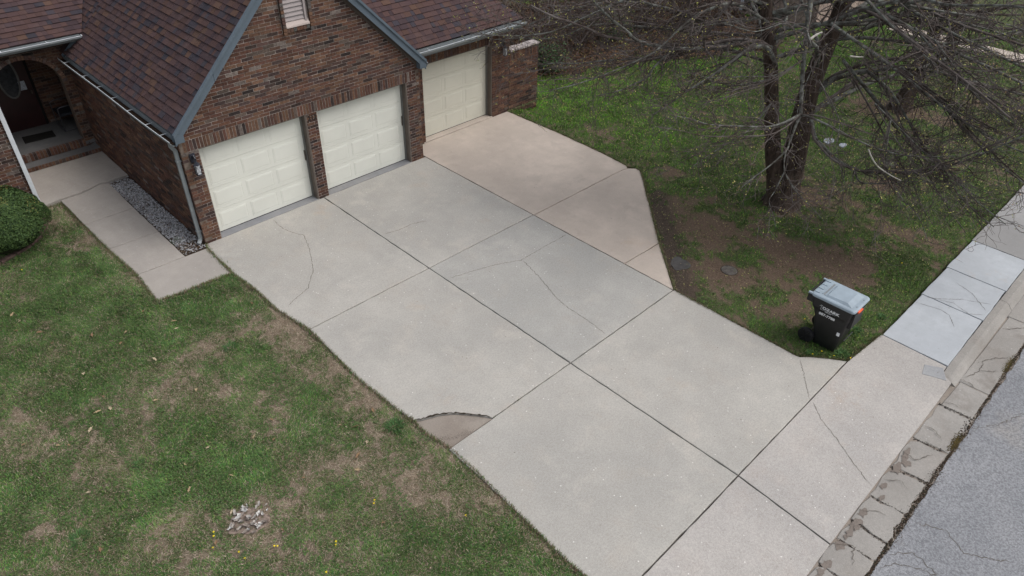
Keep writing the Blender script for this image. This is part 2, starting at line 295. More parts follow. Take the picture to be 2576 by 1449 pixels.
# positions measured for limbs, leaves and ground patches (world metres)
DATA = {'STEMS': [{'p': [[10.87, -7.6, -0.04], [10.78, -7.45, 0.39], [10.65, -7.27, 1.11], [10.51, -7.07, 2.07], [10.37, -6.88, 2.98], [10.23, -6.68, 3.83], [10.08, -6.48, 4.63], [9.88, -6.22, 5.74], [9.64, -5.93, 6.96]], 'r': (0.34, 0.1)}, {'p': [[10.93, -7.66, -0.04], [10.95, -7.63, 0.4], [10.99, -7.61, 0.91], [10.98, -7.55, 2.09], [11.01, -7.53, 3.0], [11.11, -7.57, 3.77], [11.2, -7.61, 4.42], [11.26, -7.62, 5.34], [11.25, -7.55, 6.54]], 'r': (0.38, 0.12)}], 'LIMBS': [{'p': [[10.11, -6.84, 3.71], [9.64, -6.51, 3.88], [9.03, -6.05, 3.77], [8.42, -5.59, 3.76], [8.11, -5.44, 3.84], [7.81, -5.29, 3.93], [7.55, -5.18, 4.04], [7.33, -5.11, 4.23], [7.06, -5.0, 4.44], [6.84, -4.93, 4.62], [6.55, -4.79, 4.91]], 'r': (0.085, 0.03)}, {'p': [[8.96, -6.1, 3.8], [8.52, -5.82, 3.76], [8.23, -5.68, 3.82], [7.89, -5.5, 3.51], [7.7, -5.47, 3.31], [7.39, -5.32, 3.18], [7.17, -5.26, 3.12], [6.72, -4.97, 3.02]], 'r': (0.045, 0.012)}, {'p': [[10.23, -6.95, 3.39], [9.89, -6.84, 3.78], [9.52, -6.69, 3.81], [9.2, -6.6, 3.69], [8.76, -6.39, 3.37], [8.43, -6.28, 3.23], [8.07, -6.15, 3.06], [7.72, -6.03, 2.86], [7.39, -5.93, 2.72]], 'r': (0.075, 0.015)}, {'p': [[10.1, -6.67, 4.19], [9.38, -6.21, 4.62], [8.85, -5.92, 4.54], [8.48, -5.8, 4.4], [8.12, -5.69, 4.16], [7.81, -5.62, 3.95], [7.48, -5.55, 3.83], [6.87, -5.19, 3.56], [6.29, -4.85, 3.37], [5.73, -4.54, 3.27]], 'r': (0.05, 0.01)}, {'p': [[10.14, -6.57, 4.32], [9.37, -5.85, 4.14], [8.7, -5.25, 4.41], [8.37, -4.97, 4.51], [8.1, -4.76, 4.58], [7.46, -4.17, 4.54], [6.97, -3.74, 4.38], [6.43, -3.26, 4.12]], 'r': (0.06, 0.012)}, {'p': [[10.46, -6.75, 3.28], [9.59, -5.83, 3.6], [8.74, -4.92, 3.33], [8.04, -4.17, 3.23], [7.58, -3.65, 3.13], [7.29, -3.32, 3.12], [7.01, -2.99, 3.04]], 'r': (0.05, 0.01)}, {'p': [[10.35, -6.64, 3.88], [9.55, -5.6, 3.84], [8.9, -4.71, 3.88], [8.12, -3.68, 3.87], [7.65, -2.97, 3.51], [7.14, -2.22, 3.43], [6.88, -1.71, 3.32]], 'r': (0.05, 0.01)}, {'p': [[9.61, -6.76, 4.69], [8.47, -5.79, 5.0], [7.56, -5.06, 4.86], [6.82, -4.5, 4.5], [6.24, -4.1, 4.22], [5.59, -3.64, 4.16], [5.01, -3.24, 4.23]], 'r': (0.05, 0.01)}, {'p': [[10.12, -6.98, 3.07], [9.38, -6.59, 3.02], [8.78, -6.34, 3.19], [8.18, -6.09, 3.05], [7.71, -5.96, 2.88]], 'r': (0.04, 0.008)}, {'p': [[10.24, -7.39, 5.67], [9.94, -7.49, 5.01], [9.69, -7.63, 4.67], [9.51, -7.84, 3.89], [9.32, -8.05, 3.35], [9.12, -8.25, 2.95]], 'r': (0.09, 0.05)}, {'p': [[9.11, -8.24, 2.99], [8.83, -8.2, 2.96], [8.54, -8.15, 2.94], [8.19, -8.04, 2.94], [7.62, -7.71, 3.02], [7.1, -7.42, 3.11], [6.69, -7.26, 3.29], [6.28, -7.08, 3.43]], 'r': (0.045, 0.008)}, {'p': [[9.12, -8.24, 2.97], [9.1, -8.46, 3.0], [9.28, -8.88, 2.87], [9.58, -9.42, 2.64], [9.97, -10.05, 2.49], [10.39, -10.72, 2.56], [10.65, -11.22, 2.74]], 'r': (0.04, 0.008)}, {'p': [[9.12, -8.24, 2.97], [8.92, -8.28, 2.79], [8.73, -8.33, 2.52], [8.55, -8.38, 2.44], [8.21, -8.28, 2.19], [7.85, -8.15, 1.98], [7.57, -8.11, 1.87]], 'r': (0.045, 0.01)}, {'p': [[8.55, -8.38, 2.44], [8.43, -8.51, 2.08], [8.53, -8.86, 1.68], [8.67, -9.25, 1.38], [8.67, -9.5, 1.23]], 'r': (0.025, 0.006)}, {'p': [[8.61, -8.44, 1.98], [8.4, -8.44, 1.62], [8.2, -8.46, 1.47], [8.16, -8.63, 1.24], [8.11, -8.79, 1.0]], 'r': (0.02, 0.005)}, {'p': [[10.29, -8.01, 2.45], [10.18, -8.24, 2.16], [10.06, -8.47, 2.1], [10.13, -8.89, 1.85], [10.28, -9.39, 1.75], [10.41, -9.87, 1.87], [10.54, -10.34, 2.0], [10.77, -10.92, 2.38], [10.84, -11.35, 2.8], [10.94, -11.8, 3.29]], 'r': (0.065, 0.02)}, {'p': [[10.11, -9.25, 1.86], [10.02, -9.44, 1.65], [10.04, -9.75, 1.7], [10.31, -10.31, 1.88], [10.58, -10.86, 1.99], [10.68, -11.25, 2.27]], 'r': (0.03, 0.008)}, {'p': [[10.02, -9.44, 1.65], [9.42, -9.26, 1.47], [8.86, -9.12, 1.45]], 'r': (0.015, 0.005)}, {'p': [[9.94, -9.65, 3.1], [9.79, -9.92, 2.24], [9.84, -10.4, 1.7], [9.82, -10.8, 1.48], [9.75, -11.16, 1.08]], 'r': (0.025, 0.006)}, {'p': [[11.03, -7.62, 2.66], [11.1, -7.93, 3.1], [11.38, -8.45, 3.36], [11.69, -9.0, 3.49], [12.07, -9.62, 3.49], [12.64, -10.43, 3.3], [13.33, -11.36, 3.09]], 'r': (0.1, 0.03)}, {'p': [[11.25, -7.55, 2.16], [12.09, -7.87, 2.45], [12.93, -8.17, 2.65], [14.09, -8.81, 2.91], [15.19, -9.37, 3.23], [16.47, -10.13, 3.6]], 'r': (0.09, 0.03)}, {'p': [[11.03, -7.62, 4.3], [11.05, -8.18, 4.66], [11.34, -9.01, 4.4], [11.64, -9.86, 4.08], [11.85, -10.6, 3.88], [12.17, -11.48, 3.57]], 'r': (0.08, 0.03)}, {'p': [[11.27, -7.58, 4.64], [11.46, -8.34, 4.85], [11.7, -9.15, 4.52], [12.1, -10.12, 4.16], [12.67, -11.27, 3.74]], 'r': (0.07, 0.03)}, {'p': [[11.31, -8.47, 3.39], [11.16, -9.11, 3.17], [11.09, -9.84, 2.56], [11.18, -10.72, 1.78], [11.02, -11.36, 1.47], [10.79, -11.93, 1.35]], 'r': (0.055, 0.012)}, {'p': [[10.91, -8.07, 3.61], [11.08, -9.09, 2.84], [11.07, -9.93, 2.32], [10.97, -10.69, 2.08], [10.83, -11.4, 1.74], [10.69, -12.11, 1.53]], 'r': (0.05, 0.012)}, {'p': [[11.58, -9.03, 3.53], [11.46, -9.76, 3.29], [11.5, -10.65, 2.71], [11.5, -11.5, 2.25], [11.47, -12.33, 1.98]], 'r': (0.055, 0.015)}, {'p': [[10.19, -7.9, 4.46], [10.75, -9.25, 3.73], [11.12, -10.41, 3.09], [11.28, -11.36, 2.78], [11.23, -12.08, 2.73]], 'r': (0.05, 0.015)}, {'p': [[11.14, -9.15, 4.48], [11.15, -9.92, 3.98], [11.29, -10.82, 3.41], [11.49, -11.78, 2.95]], 'r': (0.04, 0.012)}, {'p': [[10.37, -8.09, 5.14], [10.8, -9.28, 4.28], [11.09, -10.34, 3.72], [11.61, -11.62, 3.26]], 'r': (0.045, 0.012)}, {'p': [[11.02, -9.6, 4.39], [11.3, -10.54, 3.57], [11.33, -11.24, 3.22], [11.35, -11.92, 3.04]], 'r': (0.03, 0.01)}, {'p': [[10.3, -9.16, 3.17], [10.39, -10.0, 2.67], [10.75, -11.13, 1.93], [10.63, -11.77, 1.89]], 'r': (0.03, 0.008)}, {'p': [[9.63, -8.2, 3.55], [9.66, -8.8, 2.9], [9.36, -9.05, 2.41], [9.25, -9.52, 1.74]], 'r': (0.02, 0.006)}, {'p': [[9.83, -7.26, 2.7], [9.13, -7.21, 2.27], [8.28, -7.02, 2.02], [7.56, -6.95, 1.88]], 'r': (0.03, 0.006)}, {'p': [[9.81, -8.09, 4.2], [9.43, -8.08, 3.73], [9.12, -8.15, 3.19], [8.9, -8.31, 2.72]], 'r': (0.02, 0.006)}, {'p': [[9.33, -7.9, 3.94], [8.77, -7.68, 3.71], [8.16, -7.42, 3.77], [7.51, -7.12, 3.82], [6.97, -6.93, 3.97]], 'r': (0.02, 0.006)}, {'p': [[9.49, -7.77, 4.11], [8.96, -7.58, 4.63], [8.33, -7.3, 4.55], [7.66, -6.99, 4.76], [7.05, -6.72, 4.75]], 'r': (0.025, 0.006)}, {'p': [[11.53, -7.55, 4.1], [12.11, -7.89, 4.06], [13.0, -8.55, 4.1], [14.14, -9.44, 3.96], [15.42, -10.5, 3.82]], 'r': (0.08, 0.03)}], 'DIRT': [[8.41, -5.62, 0.35], [7.16, -6.77, 0.35], [6.5, -7.56, 0.3], [6.95, -7.39, 0.5], [8.58, -6.74, 0.8], [8.68, -7.52, 0.8], [8.86, -8.13, 0.9], [9.15, -8.83, 0.9], [9.59, -9.45, 0.8], [9.46, -10.13, 0.6], [7.47, -8.28, 0.5], [7.84, -9.01, 0.7], [7.58, -9.86, 0.5], [9.28, -5.92, 0.5], [10.24, -4.88, 0.35], [9.78, -6.5, 0.3], [10.66, -7.71, 0.7], [12.67, -8.24, 0.8], [13.35, -8.86, 0.6], [9.73, -7.82, 0.4], [11.66, -8.11, 0.5], [12.54, -8.92, 0.5], [7.13, -11.21, 0.25], [6.42, -10.55, 0.3], [6.39, -8.03, 0.3], [11.86, -10.7, 0.4], [18.09, -6.53, 0.7], [18.65, -7.64, 1.0], [7.23, -9.7, 0.5], [6.92, -9.57, 0.4]], 'LUSH': [[12.38, 1.13, 1.6], [12.12, -0.76, 1.4], [13.73, -1.8, 1.2], [12.3, -3.56, 1.2], [11.27, -5.54, 0.9], [10.29, -6.85, 0.8], [10.0, -5.78, 0.6], [12.97, -9.32, 0.8], [13.38, -10.21, 0.7], [9.83, -11.24, 0.35], [7.18, -10.96, 0.5], [6.64, -10.91, 0.3], [7.41, -9.43, 0.35], [14.18, -10.95, 0.8], [17.02, 1.52, 2], [27.89, -5.64, 3], [22.43, -4.88, 2], [15.62, -5.47, 1.5], [15.54, -6.5, 1.2], [9.32, -7.44, 0.4], [-3.04, 0.44, 1.2], [-2.11, -1.27, 0.9], [-1.25, -1.75, 0.8], [-3.0, -2.1, 1.0], [-1.24, -3.77, 0.6], [-1.33, -4.5, 0.4], [-2.1, -4.89, 0.8], [-2.28, -5.74, 0.6], [-3.23, -5.36, 0.6], [-3.95, -1.21, 0.8], [-0.18, -7.18, 0.4], [-3.95, -4.36, 0.3], [-4.69, -4.06, 0.5], [-4.03, -5.64, 0.9], [-1.75, -7.45, 0.5], [-0.45, -1.63, 0.6], [-0.75, -5.56, 0.4], [-2.08, -6.35, 0.4], [-1.62, -7.95, 0.6], [-0.14, -8.4, 0.4], [-0.29, -9.49, 0.6], [-1.4, -9.02, 0.8]], 'DEAD': [[-1.7, 1.88, 0.5], [-1.91, 2.96, 0.45], [-1.5, 0.87, 0.35], [-0.33, -3.42, 0.5], [-0.46, -4.06, 0.45], [-1.51, -4.84, 0.7], [-0.38, -4.99, 0.35], [-2.18, -4.21, 0.6], [-1.29, -3.28, 0.4], [-3.44, -0.81, 0.5], [-4.13, -4.39, 0.5], [-3.55, -4.84, 0.35], [-4.42, -2.8, 0.4], [-0.32, -6.09, 0.4], [-1.3, -6.98, 0.5], [-2.6, -6.92, 0.55], [-0.92, -7.95, 0.45], [-0.42, -8.72, 0.4], [-2.13, -6.89, 0.5], [-0.64, -7.08, 0.35], [-1.17, -9.16, 0.4], [-3.64, -6.28, 0.5], [-4.7, -5.26, 0.5], [-0.13, -8.1, 0.25], [0.01, -7.36, 0.25]], 'LEAVES': [[-1.92, -1.35], [-2.39, -1.74], [-2.58, -1.99], [-1.68, -2.27], [-3.82, -0.34], [-3.46, -1.15], [-2.87, -1.41], [-3.69, -0.09], [-3.73, 0.21], [-3.47, -2.74], [-3.5, -3.4], [-2.72, -3.79], [-3.73, -3.71], [-4.08, -3.81], [-4.21, -3.7], [-4.58, -3.33], [-2.13, -4.02], [-3.35, -2.34], [-3.31, -3.12], [-2.96, -5.39], [-3.12, -5.87], [-4.19, -4.92], [-4.42, -5.98], [-1.75, -5.87], [-0.3, -2.53], [-0.73, -6.92], [-2.56, -6.06], [-1.81, -6.83], [-1.14, -7.26], [-1.42, -8.28], [-1.56, -5.48], [-0.83, -6.33], [-0.67, -6.53], [-3.25, -6.96], [-2.86, -6.65], [-1.62, -2.03], [-3.53, -0.67], [-0.26, -6.43], [-2.49, -7.4], [-0.98, -7.04], [-1.95, -5.61], [-2.57, -5.32], [-2.32, -2.81], [-3.33, -3.46]], 'DANDY': [[-1.29, -7.9], [-1.33, -7.94], [-3.2, -6.8], [-3.23, -6.86], [-3.32, -7.02], [-3.1, -7.32], [-3.09, -7.46], [-2.71, -7.57], [-2.68, -7.6], [-2.07, -8.09], [-2.1, -8.13], [-2.42, -8.39], [-3.15, 1.59], [-0.51, -9.0], [7.14, -10.2], [6.31, -10.79], [6.55, -11.08], [6.71, -11.32], [10.42, -10.73], [6.5, -10.87]], 'ROUND': [[7.54, -8.29], [14.96, -8.57]], 'WHITE': [[15.02, -6.82], [15.05, -7.22]], 'MUD': [[6.92, -7.41], [7.73, -5.96], [8.43, -5.13], [7.15, -6.32]], 'T2': [18.7, -7.28], 'T3': [20.88, -1.25], 'PEEL': [([[9.35, -9.62, 2.66], [9.37, -9.69, 2.55], [9.41, -9.77, 2.44], [9.46, -9.87, 2.34], [9.53, -9.99, 2.26], [9.62, -10.13, 2.18], [9.72, -10.28, 2.11]], 0.016), ([[8.96, -8.08, 4.45], [9.03, -8.11, 4.5], [9.1, -8.14, 4.54], [9.19, -8.18, 4.57]], 0.028), ([[9.76, -8.61, 4.1], [9.85, -8.7, 4.09], [9.94, -8.79, 4.09]], 0.02)]}
# ------------------------------------------------------------------ setting: concrete, street
from mathutils.geometry import tessellate_polygon
def zdrive(x, y):
    t = min(1, max(0, (x - 6.9) / .85)); t = t * t * (3 - 2 * t)
    return 0.0 if y > -11.31 else -0.083 * (-11.31 - y) * (1 - .9 * t)
def dens(poly, step=.16, jit=0.0, seed=0, keep=()):
    """subdivide the outline; jitter the edges whose index is in keep's complement"""
    rr = random.Random(seed); out = []
    n = len(poly)
    for i in range(n):
        a, b = Vector(poly[i]), Vector(poly[(i + 1) % n]); L = (b - a).length
        k = max(1, int(L / step)) if i not in keep else 1
        nrm = Vector((-(b - a).y, (b - a).x)).normalized()
        for j in range(k):
            p = a.lerp(b, j / k)
            if j and jit: p = p + nrm * rr.uniform(-jit, jit)
            out.append((p.x, p.y))
    return out
def slab(name, poly, mat, parent, zf=lambda x, y: 0, th=.12, bev=.007, jit=.006, seed=0, keep=(), **k):
    P = dens(poly, .16, jit, seed, keep); n = len(P)
    A = sum(P[i][0] * P[(i + 1) % n][1] - P[(i + 1) % n][0] * P[i][1] for i in range(n))
    if A < 0: P = P[::-1]
    I = []
    for i in range(n):
        a, p, b = Vector(P[i - 1]), Vector(P[i]), Vector(P[(i + 1) % n])
        n1 = Vector((-(p - a).y, (p - a).x)).normalized(); n2 = Vector((-(b - p).y, (b - p).x)).normalized()
        q = (n1 + n2); q = q / max(.3, q.length_squared / 2) if q.length > 1e-4 else n1
        I.append(p + q * bev)
    V = [(p[0], p[1], zf(*p) - th) for p in P] + [(p[0], p[1], zf(*p) - bev) for p in P] + [(p.x, p.y, zf(p.x, p.y)) for p in I]
    Fc = []
    for r in (0, 1):
        for i in range(n): Fc.append((r * n + i, r * n + (i + 1) % n, (r + 1) * n + (i + 1) % n, (r + 1) * n + i))
    tr = tessellate_polygon([[Vector((p.x, p.y, 0)) for p in I]])
    for tq in tr:
        a, b, c = tq
        s = (I[b] - I[a]).cross(I[c] - I[a])
        Fc.append((2 * n + a, 2 * n + b, 2 * n + c) if s > 0 else (2 * n + a, 2 * n + c, 2 * n + b))
    return ob(name, V, Fc, mat, parent, **k)
def ribbon(name, pts, w, mat, parent, zf=lambda x, y: 0, lift=.0025, seed=0, jit=.012, step=.035, **k):
    rr = random.Random(seed); P = []
    for i in range(len(pts) - 1):
        a, b = Vector(pts[i][:2]), Vector(pts[i + 1][:2]); m = max(1, int((b - a).length / step))
        for j in range(m): P.append(a.lerp(b, j / m) + Vector((rr.gauss(0, jit * .5), rr.gauss(0, jit * .5))))
    P.append(Vector(pts[-1][:2])); V = []; Fc = []
    for i, p in enumerate(P):
        t = (P[min(i + 1, len(P) - 1)] - P[max(i - 1, 0)]).normalized(); nn = Vector((-t.y, t.x)); ww = w * rr.uniform(.35, 1.3) / 2 * min(1, (i + .3) / 3, (len(P) - i - .7) / 3)
        for s in (-1, 1):
            q = p + nn * s * ww; V.append((q.x, q.y, zf(q.x, q.y) + lift))
    for i in range(len(P) - 1): Fc.append((2 * i, 2 * i + 1, 2 * i + 3, 2 * i + 2))
    return ob(name, V, Fc, mat, parent, **k)
g = 0.011      # half joint
drive = empty('driveway', (3, -5, -.12), kind='structure')
LX = [(0.0, 0), (-.05, -.19), (-.093, -1.355), (-.03, -2.119), (-.035, -3.055), (.085, -3.95)]
X1, X2 = 2.955, 6.07; Y1, Y2, Y3, YG = -3.95, -7.9, -11.31, -12.82
ob('joint_bed', [(-.0,0,-.06),(X2,0,-.06),(9.6,.6,-.06),(9.6,-4.2,-.06),(6.1,-7.8,-.06),(X2,-10.6,-.06),(6.6,-11.3,-.06),(.2,-11.3,-.06),(.2,-4,-.06)][::-1], [tuple(range(9))], M['joint'], drive)
ob('joint_bed', [(-.6,-11.3,-.06),(7.7,-11.3,-.06),(7.5,-12.8,-.16),(-.6,-12.8,-.16)], [(0,3,2,1)], M['joint'], drive)
S = lambda poly, m='conc', sd=0, **k: slab('slab', poly, M[m], drive, zdrive, seed=sd, **k)
S([(X1 - g, .0), (X1 - g, Y1 + g)] [::-1] + [(0.003, 0)] + LX[1:-1] + [(.085, Y1 + g)], sd=1)
S([(X1 + g, 0), (X2 - g, 0), (X2 - g, Y1 + g), (X1 + g, Y1 + g)], 'conc', sd=2)
arc = [(.092, -7.06), (.20, -7.12), (.30, -7.165), (.42, -7.21), (.54, -7.285), (.66, -7.375), (.76, -7.48), (.85, -7.59), (.94, -7.70), (1.04, -7.87)]
S([(.092, Y1 - g), (X1 - g, Y1 - g), (X1 - g, Y2 + g), (1.06, Y2 + g)] + arc[::-1] + [(.05, -6.7), (.03, -6.29), (.0, -5.70), (.03, -5.1), (.06, -4.55)], sd=3, jit=.008)
S([(a + .014, b - .02) for a, b in arc] + [(1.03, Y2 + .012), (.16, Y2 + .012), (.10, -7.7), (.06, -7.3)], 'sunk', sd=4) .location.z -= .03
S([(X1 + g, Y1 - g), (X2 - g, Y1 - g), (X2 - g, Y2 + g), (X1 + g, Y2 + g)], 'concg', sd=5)
S([(.117, Y2 - g), (X1 - g, Y2 - g), (X1 - g, Y3 + g), (.0, Y3 + g), (.015, -10.78), (.02, -10.25), (.07, -9.46), (.11, -8.45)], sd=6)
S([(X1 + g, Y2 - g), (X2 + .02, Y2 - g), (6.085, -10.60), (6.10, -10.66), (6.22, -10.76), (6.42, -11.0), (6.62, Y3 + g), (X1 + g, Y3 + g)], sd=7)
S([(-.6, Y3 - g), (X1 - g, Y3 - g), (X1 - g, YG), (-.8, YG)], 'apron', sd=8)

def gridslab():
    nx_, ny_ = 44, 10; V = []; Fc = []
    for layer in (0, 1):
        for i in range(nx_ + 1):
            x = X1 + g + (7.815 - X1 - g) * i / nx_; yt = Y3 - g if x < 6.64 else Y3 - g - .10 * (x - 6.64) / 1.175; yb = YG + .208 * min(1, max(0, (x - 7.5) / .08))
            for j in range(ny_ + 1):
                y = yt + (yb - yt) * j / ny_; V.append((x, y, zdrive(x, y) - .12 * layer))
    N_ = (nx_ + 1) * (ny_ + 1); k = ny_ + 1
    for i in range(nx_):
        for j in range(ny_): Fc.append((i * k + j, i * k + j + 1, (i + 1) * k + j + 1, (i + 1) * k + j))
    rim_ = [i * k for i in range(nx_ + 1)] + [nx_ * k + j for j in range(1, k)] + [i * k + ny_ for i in range(nx_ - 1, -1, -1)] + [j for j in range(ny_ - 1, 0, -1)]
    for a, b in zip(rim_, rim_[1:] + rim_[:1]): Fc.append((a, b, b + N_, a + N_))
    ob('slab', V, Fc, M['apron'], drive)
gridslab()
# pink extension, three pours
S([(X2 + g, .0), (6.1, .62), (9.69, .64), (9.735, -1.3), (9.69, -3.0), (9.60, -3.9), (9.52, Y1 - .06), (9.3, Y1 - .02), (X2 + g, Y1 - .02 + g)], 'pink', sd=10)
S([(X2 + g, Y1 - .02 - g), (9.30, Y1 - .03 - g), (9.52, Y1 - .08), (9.66, -4.17), (9.64, -4.33), (9.30, -4.68), (7.95, -5.99), (7.27, -6.66), (X2 + g, -6.63)], 'pink', sd=11)
S([(X2 + g, -6.63 - 2 * g), (7.24, -6.66 - 2 * g), (6.10, Y2 + .02), (X2 + g, Y2 + .03)], 'pink', sd=12)
slab('patch', [(7.34, -12.37), (7.58, -12.31), (7.73, -12.58), (7.47, -12.74)], M['patch'], drive, lambda x, y: zdrive(x, y) + .006, .02, .002, .012, 3)
ribbon('crack', arc, .034, M['joint'], drive, zdrive, seed=77, lift=.002)
for q in ([(1.551,-.10),(1.531,-.563),(1.594,-.843),(1.725,-1.119),(1.531,-1.641),(1.158,-2.389),(.752,-2.844),(.41,-2.963),(.137,-3.083)],
          [(3.005,-2.262),(3.348,-2.359),(3.795,-2.364),(4.09,-2.499)],
          [(3.025,-4.51),(3.46,-4.633),(4.077,-4.82),(4.548,-5.06),(5.303,-5.042),(6.009,-5.048)],
          [(4.579,-5.088),(4.435,-5.638),(4.147,-6.463),(4.086,-6.836),(4.082,-7.249),(4.017,-7.825)],
          [(6.031,-10.694),(5.748,-10.92),(5.232,-11.29)], [(5.22,-11.36),(4.99,-11.622),(4.795,-12.025),(4.551,-12.402),(4.365,-12.79)]):
    ribbon('crack', q, .010, M['crack'], drive, zdrive, seed=len(q) + int(q[0][0] * 10))
# thresholds under the doors
for a, b in ((.37, 2.83), (3.115, 5.62)):
    slab('threshold', [(a, .004), (b, .004), (b, .30), (a, .30)], M['thresh'], drive, lambda x, y: .006 + .06 * max(0, y), .06, .004, .002)
slab('threshold', [(6.55, .645), (9.10, .645), (9.10, 1.0), (6.55, 1.0)], M['pink'], drive, lambda x, y: .02, .08, .01, .006)

walk = empty('walkway', (-1, 1.5, -.12), kind='structure')
zw = lambda x, y: .0 + max(0, y) * .010
W = lambda poly, sd, z=zw: slab('slab', poly, M['walk'], walk, z, seed=sd)
W([(-.02, -.15), (-.10, -1.33), (-.6, -1.30), (-1.59, -1.21), (-1.53, -.11), (-.52, -.135)], 1)
W([(-1.52, -.09), (-.53, -.115), (-.53, 1.165), (-1.585, 1.195)], 2)
W([(-1.59, 1.215), (-.53, 1.185), (-.525, 2.50), (-1.61, 2.51)], 3)
W([(-1.61, 2.53), (-.525, 2.52), (-.505, 4.02), (-.69, 4.10), (-.95, 4.0), (-1.2, 3.93), (-1.63, 3.93)], 4)
W([(-2.03, 3.86), (-1.65, 3.95), (-1.2, 3.95), (-.95, 4.02), (-.69, 4.12), (-.5, 4.06), (-.02, 4.10), (-.005, 5.8), (-2.03, 5.8)], 5, lambda x, y: .075)
ob('joint_bed', [(-1.5,-1.1,-.03),(-.1,-1.2,-.03),(-.1,-.1,-.03),(-.55,-.1,-.03),(-.55,4,-.0),(-1.6,3.8,0)], [(0,1,2,3,4,5)], M['joint'], walk)

side = empty('sidewalk', (10, -12, -.12), kind='structure')
xs = [7.83, 9.68, 11.05, 12.58, 14.1, 15.65, 17.2, 18.8, 20.4, 22.0, 23.6, 25.2]
for i in range(len(xs) - 1):
    slab('slab', [(xs[i] + g, -11.44), (xs[i + 1] - g, -11.46), (xs[i + 1] - g, -12.60), (xs[i] + g, -12.62)], M['new'] if i < 3 else M['old'], side, seed=i, label='new pale grey sidewalk slab' if i < 3 else None)
for q in ([(9.62,-11.50),(9.83,-12.0),(9.70,-12.35),(9.9,-12.58)], [(9.30,-11.47),(9.42,-11.9),(9.36,-12.1),(9.05,-12.3)], [(9.68,-11.62),(9.75,-11.75),(10.1,-12.1),(10.35,-12.55)], [(10.6,-11.8),(10.45,-12.15),(10.05,-12.55)]):
    ribbon('crack', q, .010, M['crack'], side, seed=int(q[0][0] * 10) + len(q))
slab('slab', [(-9, -11.42), (-.65, -11.42), (-.8, -12.6), (-9, -12.6)], M['old'], side, seed=44)
ob('joint_bed', [(7.8,-11.46,-.03),(25,-11.5,-.03),(25,-12.6,-.03),(7.8,-12.6,-.03)], [(0,3,2,1)], M['joint'], side)
# kerb right of the driveway
curb = empty('kerb', (14, -12.7, -.3), kind='structure')
rr = random.Random(4)
def kerbrun(xa, xb, drop=False):
    prof = [(-12.625, -.2), (-12.625, -.003), (-12.745, -.008), (-12.80, -.035), (-12.875, -.128), (-12.89, -.135), (-12.89, -.2)]
    n = max(2, int((xb - xa) / .25)); V = []; Fc = []
    for i in range(n + 1):
        x = xa + (xb - xa) * i / n; k = 1
        if drop and i < 3: k = (.25, .6, .9)[i]
        for (y, z) in prof:
            zz = z if z < -.1 else -.1 + (z + .1) * k
            V.append((x, y + rr.uniform(-.004, .004), zz))
    m = len(prof)
    for i in range(n):
        for j in range(m - 1): Fc.append((i * m + j, i * m + j + 1, (i + 1) * m + j + 1, (i + 1) * m + j))
    Fc += [tuple(range(m)), tuple(range(n * m, n * m + m))[::-1]]
    ob('kerb_stone', V, Fc, M['gut'], curb)
kerbrun(7.56, 10.66, True)
for i in range(5): kerbrun(10.67 + i * 3, 13.66 + i * 3)
gut = empty('street_gutter', (5, -13.1, -.3), kind='structure')
gx = [(-2.0,-2.02),(-.2,-.25),(.7,.62),(1.55,1.5),(2.57,2.56),(3.12,3.15),(3.57,3.56),(4.19,4.24),(4.97,5.06),(5.83,5.89),(6.92,6.97),(7.76,7.79),(10.4,10.45),(13.4,13.4),(16.4,16.4),(19.4,19.4),(22.4,22.4),(25,25)]
q0 = random.Random(3)
for i in range(len(gx) - 1):
    (a0, a1), (b0, b1) = gx[i], gx[i + 1]
    gap = q0.uniform(.006, .018) if 2 < i < 9 else .012
    sd = 100 + i; q = random.Random(sd); tx, tz = q.uniform(-.012, .012), q.uniform(-.01, .004)
    if i > 9: tx = tz = 0
    inner = YG - .012 if i < 10 else -12.885
    cut = q.uniform(.02, .1) if 2 < i < 9 else 0
    slab('gutter_block', [(a0 + gap, inner), (b0 - gap - cut, inner - q.uniform(0, .03)), (b0 - gap, inner - cut * 1.2), (b1 - gap, -13.37 + q.uniform(-.02, .04)), (a1 + gap + cut * .6, -13.38), (a1 + gap, -13.34)],
         M['gut'], gut, lambda x, y: -.135 + tz + tx * (x - a0) - .02 * (-12.8 - y), .1, .012, .030 if i < 10 else .004, sd)
slab('gutter_bed', [(-3, -12.80), (25, -12.86), (25, -13.45), (-3, -13.45)], M['sunk'], gut, lambda x, y: -.150 - .02 * (-12.8 - y), .1, .003, .0)
q = random.Random(8)
for i in range(22):                  # scaled, brown-stained hollows where the gutter face has spalled
    x = q.uniform(1.6, 5.4); y = -12.90 - abs(q.gauss(0, .05)); n_ = 16; ph = q.uniform(0, 6); rx_, ry_ = q.uniform(.05, .17), q.uniform(.03, .07)
    P = [(x + rx_ * (1 + .3 * math.sin(3 * a + ph) + .2 * math.sin(7 * a)) * math.cos(a), y + ry_ * (1 + .3 * math.sin(2 * a + ph) + .25 * math.sin(5 * a + ph)) * math.sin(a), 0) for a in [6.2832 * k / n_ for k in range(n_)]]
    ob('spall', [(a, b, -.135 - .02 * (-12.8 - b) + .0135 - .0004 * i) for a, b, _ in P], [tuple(range(n_))], M['spall'], gut)
for i in range(7):
    x = 3.0 + i * .8; ribbon('crack', [(x, -12.86), (x + q.uniform(-.1, .2), -13.05), (x + q.uniform(-.15, .3), -13.2)], .012, M['crack'], gut, lambda x, y: -.120 - .02 * (-12.8 - y), seed=i, jit=.02)
for P in ([(7.9, -12.92), (8.25, -13.05), (8.7, -13.02), (9.1, -13.3)], [(8.3, -13.05), (8.55, -13.3)], [(9.9, -12.95), (10.2, -13.2), (10.4, -13.3)]): ribbon('crack', P, .012, M['crack'], gut, lambda x, y: -.128 - .02 * (-12.8 - y), seed=int(P[0][0] * 10), jit=.02)
